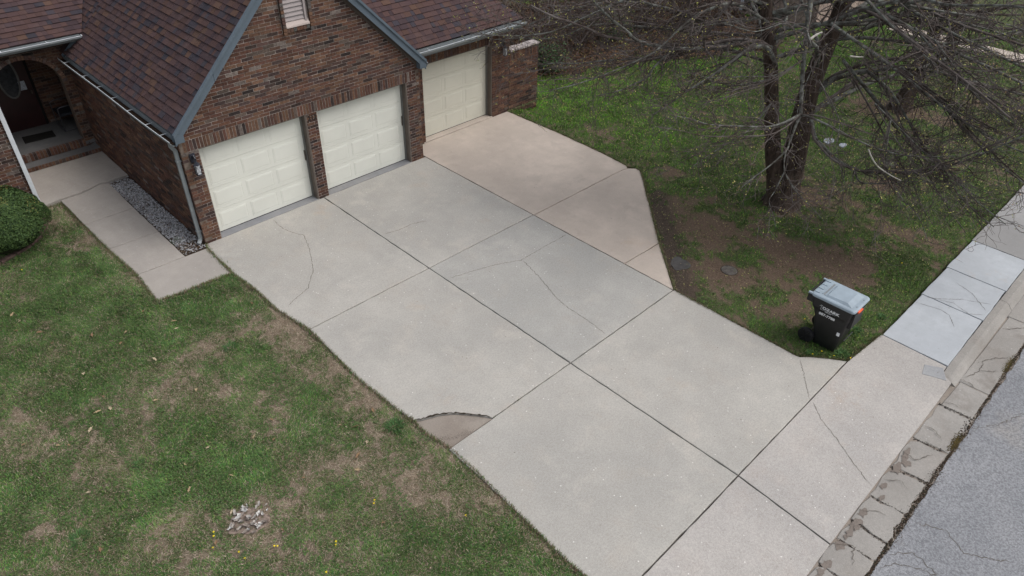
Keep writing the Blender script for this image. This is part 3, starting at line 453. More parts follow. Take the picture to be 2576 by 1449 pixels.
street = slab('street', [(-40, -13.40), (60, -13.46), (60, -22.0), (-40, -22.0)], M['street'], None, lambda x, y: -.15 + .012 * (-13.4 - y) * (1 if y > -17.7 else 0), .3, .004, .022, 9, kind='structure')
for q in ([(3.4,-13.45),(3.7,-13.7),(3.6,-14.0),(3.2,-14.3),(3.1,-14.8)], [(4.2,-13.5),(4.4,-13.9),(4.2,-14.2),(4.5,-14.7)], [(6.75,-13.45),(7.2,-13.75),(7.9,-14.0),(8.8,-14.5)], [(2.9,-13.5),(3.2,-13.95),(3.0,-14.3)], [(3.1,-13.45),(3.35,-13.6),(3.6,-14.1)]):
    ribbon('crack', q, .013, M['crack'], street, lambda x, y: -.15 + .012 * (-13.4 - y), seed=int(q[0][0] * 37), jit=.03)
# dirt, moss and leaf litter caught between gutter and street
def crumbs(name, n, fn, palette, size, parent=None, **k):
    V = np.zeros((n * 4, 3)); T = np.zeros((n * 4, 3), int); C = np.zeros((n * 4, 3))
    for i in range(n):
        x, y, z = fn(); s = size * R.uniform(.4, 1.3); c = R.choice(palette); f = R.uniform(.7, 1.3); a = R.uniform(0, 6.28)
        for j in range(3):
            an = a + j * 2.1 + R.uniform(-.4, .4); V[i * 4 + j] = (x + s * math.cos(an), y + s * math.sin(an), z - .003); 
        V[i * 4 + 3] = (x, y, z + s * R.uniform(.3, .9)); C[i * 4:i * 4 + 4] = np.array(c) * f
        b = i * 4; T[b:b + 4] = [(b, b + 1, b + 3), (b + 1, b + 2, b + 3), (b + 2, b, b + 3), (b, b + 2, b + 1)]
    return fast_tris(name, V, T, C, M['leaf'], parent, kind='stuff', **k)
def gl():
    x = R.uniform(1.5, 16) if R.random() < .75 else R.uniform(1.5, 6); w = .012 + .05 * max(0, float(vnoise(x, 0, .35, 5)) - .2) * (1.6 if x < 7 else .6)
    return x, -13.40 + R.gauss(0, w), -.150
crumbs('gutter_litter', 5000, gl, [(.055,.036,.025),(.035,.025,.02),(.10,.06,.035),(.05,.05,.03)], .013, label='brown dirt and leaf litter caught along the street edge', cat='leaf litter')
def moss():
    c = R.choice([(8.9, -13.36, .16), (6.25, -13.37, .13)]); return c[0] + R.gauss(0, c[2]), c[1] + R.gauss(0, .03) , -.145
crumbs('moss', 900, moss, [(.10,.075,.02),(.07,.06,.02),(.13,.09,.03)], .012, label='yellow brown moss clumps growing on the gutter edge', cat='moss')
def sj():
    i = R.choice(range(4, 11)); (a0, a1) = gx[i]; t = R.random(); return a0 + (a1 - a0) * t + R.gauss(0, .02), -12.84 - .5 * t, -.142
crumbs('gutter_soil', 650, sj, [(.08,.066,.054),(.12,.10,.08),(.05,.042,.035)], .012, label='dark soil filling the gaps between gutter blocks', cat='soil')

# ------------------------------------------------------------------ the house
house = empty('brick_house', (3, 4, 0), label='brown brick house with shingle roofs, three garage doors and arched porch', cat='house')
BR = [tuple(k * m_ for k, m_ in zip(c, (1.30, 1.28, 1.28))) for c in [(.105,.055,.037),(.088,.045,.034),(.125,.072,.048),(.075,.042,.034),(.15,.090,.060),(.062,.043,.040),(.095,.075,.062),(.046,.032,.028),(.11,.056,.04),(.08,.05,.043),(.135,.078,.05),(.10,.06,.045),(.03,.024,.023),(.15,.13,.115)]]
def bcol():
    c = R.choices(BR, [5,5,4,4,3,3,3,3.5,5,4,4,4,1.6,1.0])[0]; f = R.uniform(.75, 1.25); return tuple(min(1, q * f) for q in c)
SC = [(.088,.052,.050),(.078,.048,.049),(.062,.040,.044),(.052,.045,.056),(.100,.056,.045),(.115,.066,.048),(.088,.050,.045),(.044,.040,.050)]
def scol():
    c = R.choices(SC, [6,6,5,2.5,2.4,1.2,5,1.6])[0]; f = R.uniform(.9, 1.12); return tuple(q * f for q in c)
PIECES = []      # (kind, parent, V, F, colour)
def piece(kind, parent, V, Fc, c): PIECES.append((kind, parent, V, Fc, c))
def flush_pieces(kind, n, mat, rest, only=None):
    """the n that show largest become objects, the rest one 'stuff' part of each parent"""
    L = [p for p in PIECES if p[0] == kind and (only is None or p[1] in only)]
    for p in L: PIECES.remove(p) if False else None
    sc_ = []
    for i, p in enumerate(L):
        V = np.array(p[2], float); c = V.mean(0); d = Vector(c) - CAM
        if not in_view(c, .0): sc_.append((0, i)); continue
        pr = [( (Vector(v) - CAM).dot(CR) / (Vector(v) - CAM).dot(CF), (Vector(v) - CAM).dot(CU) / (Vector(v) - CAM).dot(CF)) for v in V[:4]]
        sc_.append((area(pr), i))
    sc_.sort(reverse=True); top = set(i for s, i in sc_[:n] if s > 0); restd = {}
    for i, p in enumerate(L):
        if i in top: ob(kind, p[2], p[3], M[mat], p[1], cols=[p[4]] * len(p[3]))
        else:
            r = restd.setdefault(p[1], MB()); r.add(p[2], p[3], p[4])
    for par, r in restd.items(): r.build(rest, M[mat], par, kind='stuff')
BL, BH, JT = .252, .0715, .0125
def bricks(parent, kind, frame, rows, interval, par0=0, proud=.0, depth=.03, bl=BL, bh=BH, jt=JT, seed=0, half=0.):
    """frame(u, w, z) -> world, w = distance out of the wall; interval(z) -> list of (a, b) in u"""
    q = random.Random(seed)
    for r, z0 in enumerate(rows):
        for (a, b) in interval(z0 + bh / 2):
            if b - a < .03: continue
            u = a - (bl / 2 if (r + par0) % 2 else 0) + (0)
            k0 = math.floor(a / bl); u = k0 * bl + ((r + par0) % 2) * bl / 2 - bl
            while u < b:
                L = bl
                e0, e1 = max(u, a), min(u + L, b)
                if e1 - e0 > .028:
                    segs = [(e0, e1)]
                    if half and e1 - e0 > .2 and q.random() < half: segs = [(e0, (e0 + e1) / 2), ((e0 + e1) / 2, e1)]
                    for (s0, s1) in segs:
                        o = proud + q.uniform(-.0015, .0045); t = q.uniform(-.0012, .0012); i_ = .0025
                        f = [frame(s0 + jt / 2, o, z0 + jt / 2 + t), frame(s1 - jt / 2, o + q.uniform(-.002, .002), z0 + jt / 2 - t), frame(s1 - jt / 2, o, z0 + bh - jt / 2 - t), frame(s0 + jt / 2, o, z0 + bh - jt / 2 + t)]
                        bk = [frame(s0 + jt / 2 - i_, -depth, z0 + jt / 2 - i_), frame(s1 - jt / 2 + i_, -depth, z0 + jt / 2 - i_), frame(s1 - jt / 2 + i_, -depth, z0 + bh - jt / 2 + i_), frame(s0 + jt / 2 - i_, -depth, z0 + bh - jt / 2 + i_)]
                        piece(kind, parent, f + bk, [(0,1,2,3),(0,4,5,1),(1,5,6,2),(2,6,7,3),(3,7,4,0)], bcol())
                u += L
def soldiers(parent, kind, frame, a, b, z0, z1, w=BH, jt=JT, proud=0., depth=.03, seed=0):
    q = random.Random(seed); n = max(1, round((b - a) / w)); w = (b - a) / n
    for i in range(n):
        s0, s1 = a + i * w, a + (i + 1) * w; o = proud + q.uniform(-.002, .004)
        f = [frame(s0 + jt / 2, o, z0 + jt / 2), frame(s1 - jt / 2, o, z0 + jt / 2), frame(s1 - jt / 2, o, z1 - jt / 2), frame(s0 + jt / 2, o, z1 - jt / 2)]
        bk = [frame(s0 + jt / 2, -depth, z0 + jt / 2), frame(s1 - jt / 2, -depth, z0 + jt / 2), frame(s1 - jt / 2, -depth, z1 - jt / 2), frame(s0 + jt / 2, -depth, z1 - jt / 2)]
        piece(kind, parent, f + bk, [(0,1,2,3),(0,4,5,1),(1,5,6,2),(2,6,7,3),(3,7,4,0)], bcol())
MD = .007        # mortar recess
FY = lambda y0: (lambda u, w, z: (u, y0 - w, z))
# --- garage gable wall, face y = 0
D1, D2, ZL, ZS = (.362, 2.835), (3.108, 5.622), 2.135, 2.375
HX = 6.0
w = MB(); y0, y1 = MD, .16
def wl_(a, b, z0, z1): w.box((a, y0, z0), (b, y1, z1))
wl_(.006, D1[0], -.1, ZL); wl_(D1[1], D2[0], -.1, ZL); wl_(D2[1], HX - .006, -.1, ZL)
for x0_, x1_ in ((.006, 1.2), (1.2, 2.45), (2.45, 2.705), (3.24, 4.6), (4.6, HX - .006)):
    zt = lambda x: min(2.70 + x, 2.70 + 6.04 - x) - .14
    w.hexa([(x0_, y0, ZL), (x1_, y0, ZL), (x1_, y1, ZL), (x0_, y1, ZL), (x0_, y0, zt(x0_)), (x1_, y0, zt(x1_)), (x1_, y1, zt(x1_)), (x0_, y1, zt(x0_))])
w.box((2.705, y0, ZL), (3.24, y1, 4.03)); w.box((2.705, y0, 4.75), (3.24, y1, 5.2))
gable = w.build('gable_wall', M['mortar'], house)
def gi(z):
    if z < ZL: return [(0, D1[0]), (D1[1], D2[0]), (D2[1], HX)]
    if z < ZS: return [(5.80, HX)] if False else []
    d = z - 2.70 + .16; a = max(0, d); b = min(HX, 6.04 - d)
    if 3.93 < z < 4.82: return [(a, 2.62), (3.325, b)]
    return [(a, b)]
nrow = int(ZL / BH); rows = [ZL - (i + 1) * BH for i in range(nrow + 1)] [::-1]
bricks(gable, 'brick', FY(0), rows, gi, seed=1, half=.12)
rows = [ZS + i * BH for i in range(42) if ZS + i * BH < 5.55]
bricks(gable, 'brick', FY(0), rows, gi, seed=2)
soldiers(gable, 'brick', FY(0), 0, 5.79, ZL, ZS, seed=3); 
bricks(gable, 'brick', FY(0), [ZL, ZL + .08, ZL + .16], lambda z: [(5.79, HX)], bh=.08, seed=4)
# return faces of the openings
RX = lambda x0, s: (lambda u, w, z: (x0 + s * w, u, z))
for x_, s_ in ((D1[0], 1), (D1[1], -1), (D2[0], 1), (D2[1], -1)):
    pass
for x_ in (D1[0], D2[0]):       # left reveals: brick ends seen edge on
    ob('reveal', [(x_ + .002, .03, 0), (x_ + .002, .22, 0), (x_ + .002, .22, ZL), (x_ + .002, .03, ZL)], [(0, 1, 2, 3)], M['mortar_dark'], house)
# --- gable side wall, face x = 0 looking -x
w = MB().box((MD, 0.0, -.15), (.16, 6.1, 2.50)); sidew = w.build('side_wall', M['mortar_dark'], house)
rowsS = [-.10 + i * BH for i in range(37)]
bricks(sidew, 'brick', RX(0, -1), rowsS, lambda z: [(.0, 6.1)], seed=5)
# right-hand return of the gable wall above and beside the third garage
ob('side_wall', [(HX, 0, -.1), (HX, .8, -.1), (HX, .8, 2.6), (HX, 0, 2.6), (HX - .1, 0, -.1), (HX - .1, .8, -.1), (HX - .1, .8, 2.6), (HX - .1, 0, 2.6)], [(0,1,2,3),(4,7,6,5),(0,3,7,4),(1,5,6,2)], M['mortar_dark'], house)
# --- third garage front, face y = .65
D3 = (6.62, 9.08); Y3F = .65
w = MB(); w.box((HX, Y3F + MD, -.1), (D3[0], Y3F + .16, 2.75)); w.box((D3[0], Y3F + MD, 2.14), (D3[1], Y3F + .16, 2.75)); w.box((D3[1], Y3F + MD, -.15), (9.75, Y3F + .16, 2.75))
third = w.build('garage_front_wall', M['mortar_dark'], house)
bricks(third, 'brick', FY(Y3F), [-.08 + i * BH for i in range(39)], lambda z: [(HX, D3[0]), (D3[1], 9.75)] if z < 2.14 else [], seed=6)
soldiers(third, 'brick', FY(Y3F), HX, 9.75, 2.14, 2.38, seed=7); bricks(third, 'brick', FY(Y3F), [2.38 + i * BH for i in range(4)], lambda z: [(HX, 9.75)], seed=8)
ob('side_wall', [(9.75, Y3F + .02, -.3), (9.75, 10, -.3), (9.75, 10, 2.6), (9.75, Y3F + .02, 2.6), (9.6, Y3F + .02, -.3), (9.6, 10, -.3), (9.6, 10, 2.6), (9.6, Y3F + .02, 2.6)], [(0,1,2,3),(4,7,6,5),(0,3,7,4),(1,5,6,2)], M['mortar_dark'], house)
# --- entry: arch wall, face y = 6.1
YA, AX, AR, AZ = 6.1, -1.0, .775, 1.83
w = MB(); N = 24
pts = [(AX - AR, .0)] + [(AX - AR * math.cos(math.pi * i / N), AZ + AR * math.sin(math.pi * i / N)) for i in range(N + 1)] + [(AX + AR, .0)]
top = 3.0; ow = 2.9
for i in range(len(pts) - 1):
    (xa, za), (xb, zb) = pts[i], pts[i + 1]
    if abs(xb - xa) < 1e-6: continue
    w.hexa([(xa, YA + MD, za), (xb, YA + MD, zb), (xb, YA + .3, zb), (xa, YA + .3, za), (xa, YA + MD, top), (xb, YA + MD, top), (xb, YA + .3, top), (xa, YA + .3, top)])
w.box((-2.0, YA + MD, -.1), (AX - AR, YA + .3, top)); w.box((AX + AR, YA + MD, -.1), (.7, YA + .3, top))
arch = w.build('arch_wall', M['mortar_dark'], house)
def ai(z):
    r = AR + .105
    if z < AZ: return [(-2.0, AX - AR), (AX + AR, .4)]
    if z < AZ + r: h = math.sqrt(r * r - (z - AZ) ** 2); return [(-2.0, AX - h), (AX + h, .4)]
    return [(-2.0, .6)]
bricks(arch, 'brick', FY(YA), [0.02 + i * BH for i in range(41)], ai, seed=9)
nv = 34
for i in range(nv):
    a0, a1 = math.pi * (i + .06) / nv, math.pi * (i + .94) / nv; r0, r1 = AR + .004, AR + .10
    P = [(AX + r * math.cos(a), z) for r, a, z in ()]
    f = [(AX + r * math.cos(a), YA - .022, AZ + r * math.sin(a)) for r, a in ((r0, a0), (r1, a0), (r1, a1), (r0, a1))]
    bk = [(x, YA + .2, z) for x, y, z in f]
    c = bcol(); piece('brick', arch, f + bk, [(0,3,2,1)[::-1],(0,4,5,1),(1,5,6,2),(2,6,7,3),(3,7,4,0)], tuple(q * 1.15 + .03 for q in c))
# porch back wall, sides, ceiling
YB = 7.73
pb = MB().box((-2.0, YB + MD, 0), (.7, YB + .15, 3.0)).build('porch_back_wall', M['mortar_dark'], house)
bricks(pb, 'brick', FY(YB), [.37 + i * BH for i in range(33)], lambda z: [(-.56, .6)], seed=10)
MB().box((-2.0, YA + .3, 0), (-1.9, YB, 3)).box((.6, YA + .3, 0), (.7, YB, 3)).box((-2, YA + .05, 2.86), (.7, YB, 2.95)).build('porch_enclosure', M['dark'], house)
MB().box((-1.9, YA - .0, .0), (.6, YB, .372)).build('porch_floor', M['porch'], house)
st = MB().box((-1.99, 5.765, 0), (-.008, 6.09, .185)).build('porch_step', M['porch'], house)
soldiers(st, 'brick', FY(5.765), -1.99, -.01, .078, .19, w=.079, proud=.016, depth=.09, seed=11)
st2 = MB().box((AX - AR + .005, YA - .012, .187), (AX + AR - .005, YA + .12, .368)).build('porch_step', M['porch'], house)
soldiers(st2, 'brick', FY(YA - .012), AX - AR, AX + AR, .19, .379, w=.079, proud=.016, depth=.09, seed=12)
# front door with oval light
fd = MB().box((-1.55, YB - .03, .372), (-.62, YB + .03, 2.42)).build('front_door', M['entry'], house)
ov = [( -1.08 + .2 * math.cos(a), 1.75 + .5 * math.sin(a)) for a in [2 * math.pi * i / 28 for i in range(28)]]
ob('oval_glass', [(x, YB - .036, z) for x, z in ov], [tuple(range(28))], M['oval'], fd)
V = [(x, YB - .05, z) for x, z in ov] + [(-1.08 + .245 * math.cos(a), YB - .05, 1.75 + .545 * math.sin(a)) for a in [2 * math.pi * i / 28 for i in range(28)]]
V += [(x, YB - .03, z) for x, y, z in V]
Fc = []
for i in range(28):
    j = (i + 1) % 28; Fc += [(i, j, 28 + j, 28 + i), (i, 56 + i, 56 + j, j), (28 + i, 28 + j, 84 + j, 84 + i)]
ob('oval_frame', V, Fc, M['came'], fd)
MB().box((-.90, YB - .042, 1.37), (-.75, YB - .032, 1.60)).build('notice', M['paper'], fd, label='white printed notice taped to the front door')
MB().box((-.70, YB - .09, 1.25), (-.67, YB - .03, 1.33)).build('handle', M['metal'], fd)
MB().box((-1.62, YB - .05, .372), (-1.55, YB + .03, 2.5)).box((-.62, YB - .05, .372), (-.56, YB + .03, 2.5)).box((-1.55, YB - .05, 2.42), (-.62, YB + .03, 2.5)).build('door_frame', M['dark'], house)
# --- left wing, face y = 4.15
YWG = 4.15
wing = MB().box((-6.0, YWG + MD, -.1), (-2.0, YWG + .15, 2.9)).box((-2.16, YWG + .15, -.1), (-2.0, YA, 2.9)).build('wing_wall', M['mortar'], house)
bricks(wing, 'brick', FY(YWG), [-.06 + i * BH for i in range(41)], lambda z: [(-4.2, -2.0)], seed=13)
# --- roofs: body slab + shingles
def roof(reg, org, U, Vv, seed, expo=.143, name='roof'):
    """reg: convex polygon in (u, v); org + u*U + v*V, normal U x V"""
    U = Vector(U).normalized(); Vv = Vector(Vv).normalized(); Nn = U.cross(Vv); org = Vector(org)
    P = lambda u, v, h=0: tuple(org + U * u + Vv * v + Nn * h)
    n = len(reg); V = [P(u, v, -.006) for u, v in reg] + [P(u, v, -.12) for u, v in reg]
    body = ob(name, V, [tuple(range(n)), tuple(range(n, 2 * n))[::-1]] + [(i, i + n, (i + 1) % n + n, (i + 1) % n) for i in range(n)], M['roofdeck'], house)
    us = [p[0] for p in reg]; vs = [p[1] for p in reg]; q = random.Random(seed)
    r = 0; v = min(vs) - .02
    while v < max(vs):
        u = min(us) - q.uniform(0, .3)
        while u < max(us):
            L = q.choice([.10, .13, .17, .2, .24]); t = q.choice([.010, .016, .022])
            pl = clip([(u, v), (u + L - .003, v), (u + L - .003, v + expo + .012), (u, v + expo + .012)], reg)
            if len(pl) >= 3 and area(pl) > .0008:
                hgt = lambda vv: t + .004 - (t + .003) * (vv - v) / (expo + .012)
                m = len(pl); c = scol()
                VV = [P(a, b, hgt(b)) for a, b in pl] + [P(a, b, -.01) for a, b in pl]
                piece('shingle', body, VV, [tuple(range(m))] + [(i, i + m, (i + 1) % m + m, (i + 1) % m) for i in range(m)], c)
            u += L
        v += expo
    return body
s2 = math.sqrt(2)
# left slope of the garage gable: plane z = 2.70 + x ; u runs toward -y (so the normal points up-left), v up the slope
A0 = (-.07, 5.5, 2.63)                  # u = 5.5 - y
L1 = (3.02 + .07) * s2
roof([(0, 0), (5.62, 0), (5.62, L1), (0, L1)], A0, (0, -1, 0), (1, 0, 1), 21)
k57 = .57
# beyond y = 5.5: (x > .38 + .57 (y - 5.5)) and the little strip beneath the entry eave
vA = (.38 + .07) * s2; yE = 9.6; vE = (.38 + k57 * (yE - 5.5) + .07) * s2
roof([(5.5 - 9.6, vE), (0, vA), (0, L1), (5.5 - 9.6, L1)], A0, (0, -1, 0), (1, 0, 1), 22)
roof([(-.58, 0), (0, 0), (0, vA), (-.58, vA + .45)], A0, (0, -1, 0), (1, 0, 1), 23)
# entry roof: eave y = 5.5, z = 3.08, slope .57
sl = math.sqrt(1 + k57 * k57); vt = (9.6 - 5.5) * sl
roof([(0, 0), (6.38, 0), (6.38 + k57 * 4.1, vt), (0, vt)], (-6.0, 5.5, 3.11), (1, 0, 0), (0, 1, k57), 24)
# right slope of the gable
B0 = (6.13, -.12, 2.61)
roof([(0, 0), (.40, 0), (.40, L1), (0, L1)], B0, (0, 1, 0), (-1, 0, 1), 25)
vv = 5.9 - .28
roof([(.40, .2), (4.6, 4.0), (4.6, L1), (.40, L1)], B0, (0, 1, 0), (-1, 0, 1), 26)
# third garage roof: eave y = .25, z = 2.76, slope .9, hip on the right
sl3 = math.sqrt(1 + .81); h3 = 3.6
roof([(.12, 0), (3.86, 0), (3.86 - h3, h3 * sl3), (.12 - .9 * h3, h3 * sl3)], (6.0, .25, 2.76), (1, 0, 0), (0, 1, .9), 27)
# hip end of that roof, mostly turned away
roof([(0, 0), (8.0, 0), (8.0 - h3, h3 * sl3), (h3, h3 * sl3)], (9.86, .25, 2.76), (0, 1, 0), (-1, 0, .9), 28)
# back slope of the main mass, closing the volume
ob('roof', [(-6, 9.6, 5.4), (3, 9.6, 5.4), (3, 14, 2.9), (-6, 14, 2.9)], [(0, 1, 2, 3)], M['roofdeck'], house)
ob('roof', [(3.02, -.1, 5.60), (3.02, 9.6, 5.60), (0.0, 9.6, 2.5), (0, 6.0, 2.5), (.0, .0, 2.5), (6.0, .0, 2.5), (6.0, 9.6, 2.5)], [(0, 1, 6, 5), (0, 4, 3, 2, 1)], M['roofdeck'], house)
# wing roof (out of frame) closing its volume
ob('roof', [(-6, 3.75, 2.9), (-2.05, 3.75, 2.9), (-4.0, 5.6, 4.4), (-6, 5.6, 4.4), (-2.05, 6.1, 2.9)], [(0, 1, 2, 3), (1, 4, 2)], M['roofdeck'], house)
# --- rake boards, soffits
def rake(side):
    s = 1 if side == 'L' else -1; X = (lambda x: x) if s == 1 else (lambda x: 6.04 - x)
    for a, b in (((-.085, .95), (.957, 3.02)) if s == 1 else ((-.085, 1.9), (1.907, 3.02))):
        V = []
        for y in (-.155, -.128):
            V += [(X(a), y, 2.70 + a - .235), (X(b), y, 2.70 + b - .235), (X(b), y, 2.70 + b + .012), (X(a), y, 2.70 + a + .012)]
        ob('rake_board', V, [(0,1,2,3),(4,7,6,5),(0,4,5,1),(1,5,6,2),(2,6,7,3),(3,7,4,0)], M['rake'], house)
        V = []
        for y in (-.185, -.125):       # drip edge
            V += [(X(a - .01), y, 2.70 + a - .06), (X(b), y, 2.70 + b - .05), (X(b), y, 2.70 + b + .022), (X(a - .01), y, 2.70 + a + .012)]
        ob('drip_edge', V, [(0,1,2,3),(4,7,6,5),(0,4,5,1),(1,5,6,2),(2,6,7,3),(3,7,4,0)], M['rake'], house)
    # return box at the eave
    MB().hexa([(X(-.085), -.16, 2.43), (X(.10), -.16, 2.43), (X(.10), -.01, 2.43), (X(-.085), -.01, 2.43), (X(-.085), -.16, 2.60), (X(.10), -.16, 2.62), (X(.10), -.01, 2.62), (X(-.085), -.01, 2.60)]).build('rake_return', M['rake'], house)
    V = [(X(0), -.128, 2.70 - .19), (X(3.02), -.128, 5.72 - .19), (X(3.02), -.002, 5.72 - .19), (X(0), -.002, 2.70 - .19)]
    ob('soffit', V + [(x, y, z + .02) for x, y, z in V], [(0,1,2,3),(4,7,6,5)], M['soffit'], house)
    V = [(X(.1), -.03, 2.80 - .32), (X(3.02), -.03, 5.72 - .32), (X(3.02), -.03, 5.72 - .19), (X(.1), -.03, 2.80 - .19)]
    ob('frieze_board', V + [(x, y + .028, z) for x, y, z in V], [(0,1,2,3),(4,7,6,5),(0,4,5,1)], M['soffit'], house)
rake('L'); rake('R')
# --- gutters
def gutter(p0, p1, out, w=.12, h=.10, sag=0.0, straps=(), lit=True):
    p0, p1, out = Vector(p0), Vector(p1), Vector(out).normalized(); L = (p1 - p0).length; n = 14
    prof = [(0, 0), (0, -h), (w * .55, -h), (w * .8, -h * .55), (w, -h * .45), (w, .002), (w - .012, .002), (w - .012, -h * .4), (w * .76, -h * .5), (w * .5, -h + .008), (.008, -h + .008), (.008, 0)]
    V = []; Fc = []; m = len(prof)
    for i in range(n + 1):
        t = i / n; b = p0.lerp(p1, t) + Vector((0, 0, -sag * math.sin(math.pi * min(1, t * 1.6)) ))
        wv = .006 * math.sin(9 * t)
        for (o, z) in prof: q = b + out * (o + wv * (o > .05)) + Vector((0, 0, z)); V.append(tuple(q))
    for i in range(n):
        for j in range(m): Fc.append((i * m + j, (i + 1) * m + j, (i + 1) * m + (j + 1) % m, i * m + (j + 1) % m))
    Fc += [tuple(range(m)), tuple(range(n * m, (n + 1) * m))[::-1]]
    go = ob('gutter', V, Fc, M['gutterm'], house)
    lip = MB(); pts = [p0.lerp(p1, i / n) + out * (w + .006 * math.sin(9 * i / n)) + Vector((0, 0, .004 - sag * math.sin(math.pi * min(1, i / n * 1.6)))) for i in range(n + 1)]
    lip.tube(pts, .0075, 5).build('lip', M['white'], go)
    d = (p1 - p0).normalized()
    for t in straps:
        c = p0.lerp(p1, t) + Vector((0, 0, .006 - sag * math.sin(math.pi * min(1, t * 1.6)))); k = .008
        a, b = c - d * k, c + d * k; e = out * w
        V = [a, b, b + e, a + e]; V = [tuple(q) for q in V] + [tuple(q + Vector((0, 0, .006))) for q in V]
        ob('strap', V, [(0,3,2,1),(4,5,6,7),(0,1,5,4),(1,2,6,5),(2,3,7,6),(3,0,4,7)], M['white'], go)
    if lit: # leaf litter lying in the trough
        a, b = p0 + Vector((0, 0, -h * .5)), p1 + Vector((0, 0, -h * .5)); V = [tuple(a + out * .01), tuple(b + out * .01), tuple(b + out * (w - .02)), tuple(a + out * (w - .02))]
        ob('litter', V, [(0,1,2,3)], M['debris'], go)
    return go
gutter((-.055, -.14, 2.50), (-.055, 6.0, 2.50), (-1, 0, 0), .135, .10, .012, (.07, .18, .33, .47, .60, .74, .93))
gutter((.34, 5.50, 3.07), (-6.0, 5.50, 3.07), (0, -1, 0), .11, .085, 0, (.0, .12, .27))
gutter((9.90, .25, 2.68), (6.13, .25, 2.68), (0, -1, 0), .11, .10, .0, (.3, .6, .9))
gutter((-2.03, 3.78, 2.82), (-6.0, 3.78, 2.82), (0, -1, 0), .12, .10, 0, (.1,))
gutter((6.13, -.10, 2.50), (6.13, .3, 2.50), (1, 0, 0), .10, .09, .0, (), False)
for a_, b_ in (((-.055, 0, 2.36), (.01, 6.0, 2.56)), ((6.02, .25, 2.52), (9.8, .40, 2.72)), ((-6.0, 5.50, 2.95), (.32, 5.56, 3.09))): MB().box(a_, b_).build('fascia', M['gutterm'], house)
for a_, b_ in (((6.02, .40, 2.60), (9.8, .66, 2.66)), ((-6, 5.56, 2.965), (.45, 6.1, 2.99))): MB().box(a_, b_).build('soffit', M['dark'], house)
# --- downspouts
def spout(P, w=.075, d=.055, mat='gutterm', **k):
    P = [Vector(p) for p in P]; m = MB(); rings = []
    for i, p in enumerate(P):
        t = (P[min(i + 1, len(P) - 1)] - P[max(i - 1, 0)]).normalized(); a = Vector((1, 0, 0)) if abs(t.x) < .8 else Vector((0, 0, 1)); u = (a - t * a.dot(t)).normalized(); v = t.cross(u)
        rings.append([p + u * sx * w / 2 + v * sy * d / 2 for sx, sy in ((-1, -1), (1, -1), (1, 1), (-1, 1))])
    V = [q for r in rings for q in r]; Fc = []
    for i in range(len(P) - 1):
        for j in range(4): Fc.append((i * 4 + j, i * 4 + (j + 1) % 4, i * 4 + 4 + (j + 1) % 4, i * 4 + 4 + j))
    Fc += [(0, 3, 2, 1), tuple(range(4 * len(P) - 4, 4 * len(P)))]
    m.add(V, Fc); return m.build('downspout', M[mat], house, **k)
ds = spout([(-.12, .05, 2.40), (-.12, .06, 2.32), (-.052, .09, 2.20), (-.05, .10, 2.1), (-.05, .10, .16), (-.07, .09, .10), (-.13, .05, .05)], mat='gutterm')
for z in (1.95, .30): MB().box((-.094, .055, z), (-.0, .145, z + .035)).build('bracket', M['gutterm'], ds)
spout([(-2.04, 3.86, 2.74), (-2.04, 4.09, 2.55), (-2.04, 4.10, 2.4), (-2.04, 4.10, .12), (-2.05, 4.02, .09)], .085, .06, 'white', label='pale painted downspout at the corner of the left wing')
spout([(.24, 5.50, 3.00), (.16, 5.62, 2.88), (.0, 5.84, 2.64), (-.07, 5.90, 2.55)], .09, .065, 'rake')
# --- garage doors
def garage_door(x0, x1, yf, z0, mat, lab, latch=True):
    """flat door leaf, four sections, three raised panels in each"""
    H = 2.14 - z0; sh = H / 4; base = MB(); n = 4
    for i in range(4): base.box((x0, yf, z0 + i * sh + .003), (x1, yf + .04, z0 + (i + 1) * sh - .003))
    base.box((x0, yf + .012, z0), (x1, yf + .05, 2.14))
    dd = base.build('garage_door', mat, house, label=lab)
    pw = (x1 - x0 - .16) / 3
    for i in range(4):
        for j in range(3):
            a, b = x0 + .08 + j * pw + .055, x0 + .08 + (j + 1) * pw - .055; c, d = z0 + i * sh + .085, z0 + (i + 1) * sh - .085
            # embossed: recessed moat round a raised field
            V = []
            for e, o in ((0, .0005), (.005, -.0026), (.010, -.003), (.036, .0018)):
                V += [(a + e, yf - o - .002, c + e), (b - e, yf - o - .002, c + e), (b - e, yf - o - .002, d - e), (a + e, yf - o - .002, d - e)]
            # shift outward so the moat sits on the leaf
            V = [(x, y - .0034, z) for x, y, z in V]
            Fc = [(r * 4 + q, r * 4 + (q + 1) % 4, r * 4 + 4 + (q + 1) % 4, r * 4 + 4 + q) for r in range(3) for q in range(4)] + [(12, 13, 14, 15)]
            V += [(a - .004, yf - .0005, c - .004), (b + .004, yf - .0005, c - .004), (b + .004, yf - .0005, d + .004), (a - .004, yf - .0005, d + .004)]
            Fc += [(16 + q, 16 + (q + 1) % 4, (q + 1) % 4, q) for q in range(4)]
            ob('panel', V, Fc, mat, dd)
    MB().box((x0, yf - .004, z0 - .02), (x1, yf + .03, z0)).build('rubber_seal', M['dark'], dd)
    if latch:
        MB().box((x0 + .005, yf - .05, z0 + .62), (x0 + .03, yf - .002, z0 + .84)).box((x0 + .005, yf - .07, z0 + .60), (x0 + .03, yf - .03, z0 + .68)).build('latch', M['metal'], dd)
        MB().box((x1 - .03, yf - .03, z0 + .95), (x1 - .01, yf - .002, z0 + 1.2)).build('latch', M['metal'], dd)
    return dd
garage_door(D1[0] + .02, D1[1] - .06, .21, .03, M['door'], 'left ivory garage door of raised panels')
garage_door(D2[0] + .02, D2[1] - .06, .21, .03, M['door'], 'middle ivory garage door right of the house number')
garage_door(D3[0] + .02, D3[1] - .06, .86, .03, M['door3'], 'cream third garage door set back at the right', False)
